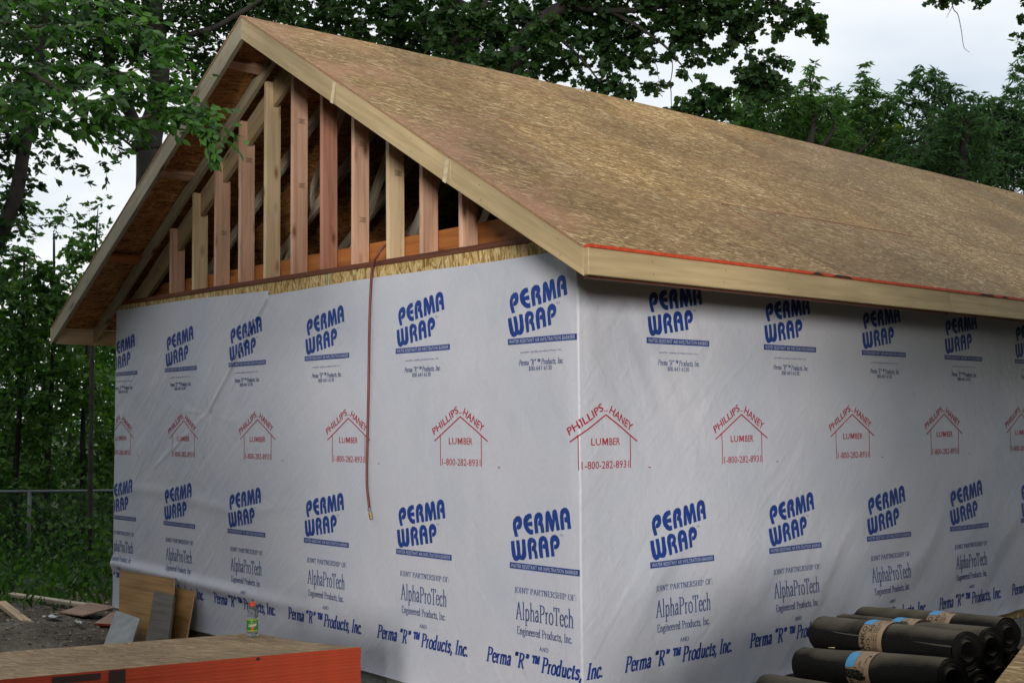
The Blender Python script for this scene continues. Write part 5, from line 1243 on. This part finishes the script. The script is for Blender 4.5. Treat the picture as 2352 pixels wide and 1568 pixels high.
T5 = thing('oak_tree', bz, 'oak with a trunk leaning right behind the ridge and drooping sprays against the sky', 'tree')
tr = [(bz.x - .6, bz.y - .3, bz.z, .24), (bz.x - .3, bz.y, 2.8, .2)] + [(*at(a, b_, 17), r_) for a, b_, r_ in ((1155, 215, .14), (1172, 150, .135), (1200, 95, .125), (1250, 45, .11), (1310, 5, .10), (1380, -60, .09), (1480, -160, .06))]
s = spline(tr, 5); tube('trunk', [q[:3] for q in s], [float(q[3]) for q in s], M['bark'], T5, 12)
limb('limb', [(1300, 12, 17, .05), (1400, 25, 16.6, .045), (1500, 20, 16.2, .03), (1600, -10, 16, .02)], T5)
limb('limb', [(1400, 25, 16.6, .03), (1480, 70, 16.3, .02), (1550, 130, 16, .012), (1590, 190, 15.9, .006)], T5)
limb('limb', [(1380, -60, 17, .05), (1560, -60, 16, .04), (1720, -20, 15.6, .025), (1830, 30, 15.4, .012)], T5)
limb('limb', [(1250, 60, 17, .03), (1320, 120, 16.8, .02), (1380, 190, 16.6, .01)], T5)
limb('limb', [(1544, 140, 16, .006), (1541, 200, 16, .006), (1543, 255, 16, .004)], T5)
limb('limb', [(1500, 120, 16, .005), (1512, 180, 16, .004), (1520, 215, 16, .003)], T5)
cl = [C(x, y, d, r_, n) for x, y, d, r_, n in ((1220, 20, 17.3, .5, 65), (1290, 60, 17.5, .5, 60), (1230, 110, 17.6, .36, 36), (1290, 150, 17.2, .34, 34), (1370, 30, 17, .5, 65), (1380, 110, 17, .38, 40), (1360, 190, 16.9, .34, 36), (1430, 175, 16.7, .3, 26), (1450, 70, 16.8, .42, 46), (1420, 215, 16.6, .22, 16), (1470, 125, 16.5, .3, 24), (1320, -30, 17, .6, 80), (1450, -20, 16.6, .6, 85), (1530, 30, 16.3, .40, 42), (1560, 90, 16.1, .32, 26), (1500, 190, 16.4, .2, 12),
    (1600, 20, 16, .45, 52), (1610, 85, 15.9, .3, 26), (1650, 130, 15.9, .2, 12), (1590, 150, 15.9, .22, 12), (1680, 20, 15.7, .40, 42), (1700, 80, 15.7, .22, 16), (1740, 150, 15.8, .34, 52), (1765, 185, 15.8, .30, 40), (1730, 215, 15.8, .22, 20), (1770, 20, 15.5, .35, 30), (1800, 55, 15.5, .22, 16), (1840, 30, 15.4, .25, 17), (1870, 50, 15.4, .17, 11), (1885, 85, 15.4, .1, 5), (1600, 240, 16, .34, 46), (1640, 225, 16, .26, 30), (1560, 250, 16, .2, 16), (1640, 262, 16, .24, 26),
    (1640, -60, 16, .7, 80), (1800, -60, 15.6, .6, 50), (1450, -160, 16.5, 1.2, 160), (1690, 45, 15.8, .3, 24), (1545, 0, 16.2, .4, 46), (1390, 70, 16.9, .4, 42), (1200, 170, 17.4, .3, 30), (1150, 110, 17.9, .3, 30))]
cl = [(c_, r_, int(n_ * .82)) for c_, r_, n_ in cl]
TT += crown(T5, cl, 'lobed', .095, M['leaf_oak'], 8)

# 6: feathery mid-green trees to the right
def simple_tree(nm, px, py, depth, label, trunk_pts, limbs, clusters, kind, size, lm, per=9, droop=.25, grp=None, flat=.55):
    global TT
    p = at(px, py, depth); bz = base_of(p)
    T_ = thing(nm, bz, label, 'tree', grp)
    tr = [(bz.x, bz.y, bz.z, trunk_pts[0][3] * 1.5)] + [(*at(a, b_, c), r_) for a, b_, c, r_ in trunk_pts]
    s = spline(tr, 4); tube('trunk', [q[:3] for q in s], [float(q[3]) for q in s], M['bark'], T_, 8)
    for l_ in limbs: limb('limb', l_, T_)
    TT += crown(T_, [C(*c) for c in clusters], kind, size, lm, per, droop, flat)
    return T_
simple_tree('feathery_tree', 1850, 420, 21, 'feathery mid-green tree behind the right half of the ridge', [(1850, 430, 21, .10), (1858, 340, 21, .08), (1870, 280, 21, .05), (1860, 180, 21, .02)],
    [[(1852, 380, 21, .05), (1900, 320, 21, .035), (1915, 280, 21, .025), (1890, 240, 21, .02)], [(1850, 390, 21, .04), (1790, 330, 21, .03), (1750, 270, 21, .015)]],
    [(1740, 240, 21, .42, 60), (1720, 300, 21, .36, 42), (1790, 280, 21.3, .45, 75), (1830, 230, 21, .42, 65), (1850, 300, 21.4, .45, 80), (1860, 185, 21, .20, 18), (1866, 155, 21, .1, 7), (1900, 250, 21, .38, 55), (1800, 340, 21.2, .3, 34), (1780, 215, 21, .3, 26), (1870, 350, 21.4, .3, 36), (1710, 260, 20.8, .25, 22), (1760, 360, 21, .25, 18), (1700, 340, 21, .2, 14), (1920, 330, 21.5, .4, 60)], 'long', .13, M['leaf_mid'], 9, .1)
simple_tree('feathery_tree', 1960, 420, 22, 'feathery tree with a wispy spire, right of centre above the ridge', [(1960, 430, 22, .09), (1968, 340, 22, .06), (1985, 250, 22, .04), (1992, 180, 22, .015)], [[(1965, 360, 22, .03), (2010, 310, 22, .02), (2040, 260, 22, .01)]],
    [(1960, 260, 22, .42, 70), (1990, 210, 22, .30, 36), (1990, 175, 22, .16, 12), (1988, 150, 22, .08, 5), (2020, 245, 22, .4, 60), (1960, 330, 22.3, .5, 85), (2030, 310, 22.3, .45, 70), (2050, 260, 22, .3, 30), (1925, 225, 22, .26, 22), (2000, 370, 22.3, .4, 55), (1940, 390, 22.3, .35, 44), (2060, 220, 22, .18, 9)], 'long', .13, M['leaf_mid'], 9, .1)
simple_tree('yellowing_shrub_tree', 2045, 420, 23, 'small yellow-tinged tree top between the feathery and the dense trees', [(2045, 450, 23, .05), (2048, 380, 23, .03), (2050, 320, 23, .015)], [], [(2050, 320, 23, .3, 22), (2030, 350, 23, .3, 24), (2070, 370, 23, .35, 30), (2060, 295, 23, .14, 7)], 'oval', .11, M['leaf_yellow'])
simple_tree('walnut_tree', 2140, 420, 21, 'open tree with spiky leaf rosettes against the pale sky, right side', [(2140, 440, 21, .08), (2128, 350, 21, .05), (2135, 280, 21, .035), (2150, 200, 21, .02)], [[(2130, 345, 21, .02), (2080, 343, 21, .012)], [(2138, 290, 21, .02), (2100, 220, 21, .01)]],
    [(2110, 190, 21, .3, 22), (2150, 180, 21, .25, 18), (2165, 215, 21, .28, 22), (2090, 240, 21, .22, 14), (2130, 235, 21, .28, 20), (2085, 200, 21, .16, 8), (2160, 260, 21, .25, 18), (2110, 290, 21, .2, 10), (2090, 360, 21, .18, 9), (2075, 330, 21, .2, 10), (2190, 215, 21, .14, 7), (2150, 165, 21, .1, 5), (2115, 155, 21, .1, 4), (2200, 245, 21, .15, 8)], 'long', .15, M['leaf_dark'], 10, .3)
simple_tree('dense_tree', 2200, 520, 18, 'dense dark green tree at the right, next to the open one', [(2200, 520, 18, .12), (2210, 380, 18, .08), (2220, 280, 18, .04)], [],
    [(2180, 300, 18, .42, 85), (2150, 360, 18, .42, 85), (2210, 260, 18, .24, 28), (2222, 225, 18, .12, 8), (2240, 290, 18, .35, 55), (2230, 360, 18.2, .5, 110), (2110, 400, 18, .34, 55), (2190, 420, 18, .4, 80), (2070, 385, 18, .22, 22), (2260, 240, 18, .12, 8), (2040, 400, 18.2, .24, 24)], 'long', .11, M['leaf_dark'], 9, .3)
simple_tree('dense_tree', 2340, 560, 21, 'tallest dense dark tree, cut by the right edge', [(2380, 560, 21, .12), (2375, 400, 21, .07), (2360, 200, 21, .02)], [],
    [(2330, 210, 21, 0.29, 26), (2340, 165, 21, 0.16, 10), (2310, 260, 21, 0.36, 36), (2345, 280, 21, 0.52, 75), (2300, 330, 21, 0.52, 80), (2350, 370, 21, 0.65, 110), (2280, 390, 21, 0.39, 50), (2300, 430, 21, 0.44, 60), (2290, 240, 21, 0.16, 9), (2420, 300, 21, 1.04, 180), (2440, 150, 21, 0.91, 110), (2420, 480, 21, 0.91, 120)], 'long', .13, M['leaf_dark'], 9, .3)

simple_tree('feathery_tree', 1700, 420, 24, 'mid-green tree filling the gap left of the feathery one', [(1700, 440, 24, .09), (1700, 330, 24, .06), (1705, 250, 24, .02)], [],
    [(1700, 250, 24, .45, 60), (1740, 290, 24, .5, 75), (1680, 300, 24, .35, 40), (1780, 330, 24, .5, 75), (1720, 210, 24, .25, 20), (1820, 300, 24, .5, 80), (1840, 250, 24, .4, 60), (1880, 290, 24, .5, 80), (1920, 270, 24, .5, 80), (1930, 340, 24, .6, 110), (1870, 340, 24, .5, 80), (1990, 300, 24, .6, 110), (2030, 350, 24, .5, 90)], 'long', .15, M['leaf_mid'], 9, .1)
simple_tree('dense_tree', 2160, 520, 21, 'dense dark green tree behind the open one', [(2160, 520, 21, .1), (2165, 380, 21, .05), (2170, 300, 21, .02)], [],
    [(2130, 330, 21.5, .6, 130), (2200, 300, 21.5, .7, 150), (2270, 310, 21.5, .7, 150), (2100, 380, 21.5, .5, 100), (2180, 380, 21.5, .7, 150), (2280, 390, 21, .8, 180), (2330, 300, 21, .7, 150), (2260, 250, 21.5, .3, 30), (2060, 400, 21.5, .35, 50)], 'long', .14, M['leaf_dark'], 9, .3)
# 7: twigs of a nearer tree reaching down from above at the right
HT = thing('hanging_twigs', at(2190, -60, 9), 'thin bare twig and dark leaf tips hanging in at the top right', 'branch')
def hl(pts, r_): 
    s = spline([tuple(at(a, b_, c)) for a, b_, c in pts], 6); tube('twig', s, [r_ * (1 - .6 * i / len(s)) for i in range(len(s))], M['pale_twig'], HT, 5)
M['pale_twig'] = simple('pale_twig', (0.30, 0.29, 0.29), .8)
hl([(2186, -60, 9), (2188, 14, 9), (2200, 34, 9), (2208, 70, 9), (2212, 100, 9), (2216, 112, 9), (2227, 121, 9)], .0045)
hl([(2188, 14, 9), (2180, 30, 9), (2174, 42, 9)], .003); hl([(2214, -20, 9), (2206, -2, 9), (2198, 8, 9)], .003)
TT += crown(HT, [C(2155, 2, 9, .06, 7), (C(2180, -12, 9, .10, 10)), C(2250, -14, 9, .10, 8), C(2262, 0, 9, .03, 2), C(2210, -60, 9, .25, 30), C(2348, 110, 9, .05, 5), C(2350, 45, 9, .04, 4), C(2356, 75, 9, .06, 8), C(2362, 150, 9, .06, 8), C(2365, 10, 9, .1, 12)], 'lobed', .05, M['leaf_oak'], 6, tw=.002)

# 8: the green wall of saplings and brush behind the fence on the left
def sapling(px, ytop, depth, w, n, label, lm, size, grp='saplings in the green thicket behind the fence', kind='quad', sparse=0):
    global TT
    pb = at(px, 1200, depth); bz = base_of(pb); pt = at(px, ytop + 30, depth); H = pt.z - bz.z
    T_ = thing('sapling_tree', bz, label, 'tree', grp)
    lean = random.uniform(-.3, .3)
    pts = [(bz.x + lean * t_ * t_ + .06 * math.sin(t_ * 7 + px), bz.y, bz.z + H * t_, .055 * (1 - .85 * t_) + .008) for t_ in np.linspace(0, 1, 7)]
    s = spline(pts, 3); tube('trunk', [q[:3] for q in s], [float(q[3]) for q in s], M['bark'], T_, 7)
    cl = []
    m_ = max(5, int(H * 2.2))
    for i in range(m_):
        z = bz.z + H * (.05 + .95 * (i + .5) / m_); ww = w * (1 - .4 * (i / m_) ** 3)
        for j in range(3):
            a = random.uniform(0, 6.28); cl.append(((bz.x + lean * (z / H) ** 2 + math.cos(a) * ww * .6, bz.y + math.sin(a) * ww * .6, z), ww * random.uniform(.4, .62), int(n)))
    TT += crown(T_, cl, kind, size, lm, 8, .3, tw=.004, frac=.3)
for a in ((35, 560, 18.4, .9, 15, 'bushy sapling at the left edge behind the fence', M['leaf_thick'], .10),
          (110, 500, 19, 1.05, 22, 'rounded tree top catching light in the bright gap at the left', M['leaf_elm'], .10),
          (190, 620, 19.2, 1.0, 22, 'green sapling left of the eave behind the fence', M['leaf_elm'], .10),
          (262, 600, 21, 1.0, 18, 'sapling close behind the left eave', M['leaf_thick'], .11),
          (-90, 500, 18, 1.2, 18, 'bushy tree beyond the left edge of the photo', M['leaf_thick'], .11),
          (160, 640, 24, 1.3, 16, 'darker sapling deep in the thicket left of the eave', M['leaf_thick'], .13),
          (20, 600, 25, 1.4, 16, 'darker sapling deep in the thicket at the left edge', M['leaf_thick'], .13),
          (330, 600, 23, 1.3, 14, 'sapling hidden mostly behind the left end of the building', M['leaf_thick'], .13)):
    sapling(*a[:5], a[5], a[6], a[7])
TT += 0
# loose sprays at the foot of the sky gap
cl = [C(230, 470, 17, .2, 6), C(215, 500, 17, .25, 12), C(180, 530, 17, .3, 18), C(240, 540, 17, .3, 16), C(140, 500, 17, .3, 20), C(60, 490, 16.5, .3, 22), C(20, 470, 16.5, .3, 22)]
SH = thing('sprig_tree', base_of(at(215, 600, 17)), 'thin sprigs of a slender tree against the white sky beside the eave', 'tree')
tr = [(*base_of(at(215, 600, 17)), .04), (*at(212, 800, 17), .03), (*at(218, 600, 17), .018), (*at(225, 480, 17), .006)]
s = spline(tr, 4); tube('trunk', [q[:3] for q in s], [float(q[3]) for q in s], M['bark'], SH, 6)
TT += crown(SH, cl, 'oval', .08, M['leaf_mid'], 6, .1, tw=.003, frac=1)

# far woodland closing the view (one mass)
cl = []
for i in range(150):
    az = random.uniform(R(-150), R(75)); d = random.uniform(27, 40); x, y = -3 + math.sin(az) * d, 4 + math.cos(az) * d
    h = random.uniform(2.6, 4.6)
    for z in np.arange(.6, h, 1.1): cl.append(((x + random.uniform(-.8, .8), y + random.uniform(-.8, .8), float(ground_z(x, y)) + z), random.uniform(1.0, 1.5), 15))
P, D, N, T = sprays(cl, 6)
V, F = leaves_mesh('w', P, D, N, .22 * rng.uniform(.7, 1.3, len(P)), 'quad', None); TT += len(F)
o = bpy.data.objects.new('distant_woodland', fast_mesh('distant_woodland', V, F, [M['leaf_dark']])); link(o); tag(o, 'dark mass of far woodland closing the view behind the building', 'woodland', kind='stuff')

cl = []  # unseen wood edge behind the camera, added to cut skylight, open towards the sun
for i in range(120):
    az = random.uniform(R(60), R(215)); d = random.uniform(21, 26)
    if abs(az - SUN_AZ) < R(9): continue
    x, y = math.sin(az) * d, math.cos(az) * d; h = random.uniform(7, 11)
    for z in np.arange(.8, h, 1.5): cl.append(((x + random.uniform(-1, 1), y + random.uniform(-1, 1), float(ground_z(x, y)) + z), random.uniform(1.3, 1.9), 14))
P, D, N, T = sprays(cl, 6)
V, F = leaves_mesh('w', P, D, N, .34 * rng.uniform(.7, 1.3, len(P)), 'quad', None); TT += len(F)
o = bpy.data.objects.new('woodland_edge', fast_mesh('woodland_edge', V, F, [M['leaf_dark']])); link(o); tag(o, 'unseen wood edge added on the camera side to cut skylight', 'woodland', kind='stuff')
# brush and weeds
def scatter_patch(name, label, cat, pts, kind, size, lm, up=.8, per=1):
    global TT
    P = np.array(pts); n = len(P)
    D = rng.normal(size=(n, 3)) * .6; D[:, 2] = np.abs(D[:, 2]) * .5 + up
    V, F = leaves_mesh('g', P, D, rdir(n), size * rng.uniform(.6, 1.4, n), kind, None); TT += len(F)
    o = bpy.data.objects.new(name, fast_mesh(name, V, F, [lm])); link(o); tag(o, label, cat, kind='stuff')
pts = []
while len(pts) < 26000:
    x, y = random.uniform(-20, -7.2), random.uniform(-5, 14)
    d_ = (Vector((x, y, 0)) - Vector((CL.x, CL.y, 0))).dot(Vector((CF.x, CF.y, 0)))
    if d_ < 13.6 or d_ > 22: continue
    hgt = (.12 + .50 * float(sstep(14.2, 16.8, d_)) + .6 * float(sstep(17.4, 18.5, d_))) * (.5 + vnoise(np.array(x * .9), np.array(y * .9)))
    pts.append((x, y, float(ground_z(x, y)) + hgt * random.random()))
scatter_patch('brush', 'tangle of low green brush growing through the fence', 'brush', pts, 'quad', .075, M['leaf_thick'], .3)
pts = []
while len(pts) < 30000:
    x, y = random.uniform(-18, 8), random.uniform(-9, 16)
    d_ = (Vector((x, y, 0)) - Vector((CL.x, CL.y, 0))).dot(Vector((CF.x, CF.y, 0)))
    if d_ < 11.9 or x > -6.9: continue
    if random.random() > sstep(11.6, 13.5, d_) * (.4 + vnoise(np.array(x * 1.7), np.array(y * 1.7))): continue
    pts.append((x, y, float(ground_z(x, y)) - .02))
scatter_patch('grass', 'rough grass along the edge of the dirt by the fence', 'grass', pts, 'long', .13, M['leaf_thick'], 1.0)
# litter of chips and dead leaves over the dirt
M['chip'] = leaf_mat('dry_litter', (.06, .04, .025), (.16, .12, .08), (.36, .31, .24), .05)
pts = []
while len(pts) < 5000:
    x, y = random.gauss(-6.6, 2.2), random.gauss(-.6, 1.4)
    if x > -6.3 and y > -.1: continue
    pts.append((x, y, float(ground_z(x, y)) + .004))
P = np.array(pts); n = len(P); D = rng.normal(size=(n, 3)); D[:, 2] *= .12; N = np.array([0, 0, 1.]) + rng.normal(size=(n, 3)) * .25
V, F = leaves_mesh('l', P, D, N, .032 * rng.uniform(.4, 1.6, n), 'quad', None); TT += len(F)
o = bpy.data.objects.new('ground_litter', fast_mesh('ground_litter', V, F, [M['chip']])); link(o); tag(o, 'wood chips and dry leaves strewn over the bare dirt', 'litter', kind='stuff')

# unseen trees, added to shade the walls and leave a gap for the sun
def copy_tree(src, loc, rz, label, grp, sc=1.0):
    r_ = src.copy(); COL.objects.link(r_); base = PLOC[src.name].inverted()
    r_.location = loc; r_.rotation_euler = (0, 0, rz); r_.scale = (sc, sc, sc); r_['label'] = label; r_['group'] = grp
    for ch in src.children:
        c_ = ch.copy(); COL.objects.link(c_); c_.parent = r_; c_.matrix_parent_inverse = base
    return r_
SAP = [o for o in bpy.data.objects if o.name.startswith('sapling_tree')]
SD, SPp = Vector((.72, -.693)), Vector((.693, .72))      # towards the low sun, and across it
ring = []
def lot(src, dist, off, sc, kd):
    q = SD * dist + SPp * off; ring.append((src, q.x, q.y, dist * 1.7 + off, sc, kd))
for k, (dist, off, sc) in enumerate(((8.5, 2.3, 1.15), (9, -2.9, 1.25), (9.6, 3.3, 1.3), (10.6, 2.6, 1.3), (11, -3.4, 1.3), (8.3, 4.4, 1.3), (10, -4.9, 1.4), (9, 5.8, 1.4), (9.5, -6.6, 1.4), (11, 7.6, 1.5), (8.5, -8.4, 1.4), (9, 9.6, 1.5), (12.5, 3.6, 1.6), (12.5, -3.9, 1.6), (13, 6.0, 1.7), (13, -6.6, 1.7), (14, 9, 1.7), (7.5, -10.6, 1.3), (10.4, -9.6, 1.5))):
    lot(SAP[k % len(SAP)], dist, off, sc, 'sapling')
for k, (x, y, sc) in enumerate(((7.2, .6, 1.3), (6.6, 2.4, 1.4), (6.2, 4.2, 1.4), (6.6, 6.0, 1.5), (6.0, 7.8, 1.5), (6.6, 9.8, 1.5), (6.2, 12, 1.5), (6.8, 14.2, 1.6), (8.6, 3.4, 1.6), (8.4, 7.2, 1.6), (8.8, 11, 1.7), (-7.0, -6.0, 1.1), (-9.4, -4.6, 1.2), (-11.8, -3.4, 1.3), (-8.6, -7.6, 1.4), (-5.6, -8.4, 1.2), (-11.6, -6.4, 1.5))):
    ring.append((SAP[(k * 3 + 1) % len(SAP)], x, y, k * 2.1, sc, 'sapling'))
for k, (dist, off, sc) in enumerate(((9.5, 5, 1.1), (9.5, -5, 1.1), (12, 0, 1.25), (12, 8, 1.2), (12, -8, 1.2), (15.5, 4, 1.3), (15.5, -4, 1.3), (9, 9.5, 1.1), (8.5, -10, 1.1), (19, 0, 1.5), (10, 13, 1.2), (16, 11, 1.3), (16, -11, 1.3), (7, 12.5, 1.1), (9, -12.5, 1.1), (12, -12, 1.2), (7.5, -11.5, 1.0), (5, -13.5, 1.0), (9.6, -7, 1.0), (6.5, 10, 1.0))):
    lot((T4, T5)[k % 2], dist, off, sc, 'oak')
for i, (src, x, y, rz, sc, kd) in enumerate(ring):
    copy_tree(src, (x, y, float(ground_z(x, y)) - .1), rz, kd + ' added outside the view to shade the lot', kd + 's round the lot', sc)
print('LEAF FACES', TT, 'near leaves', nl)
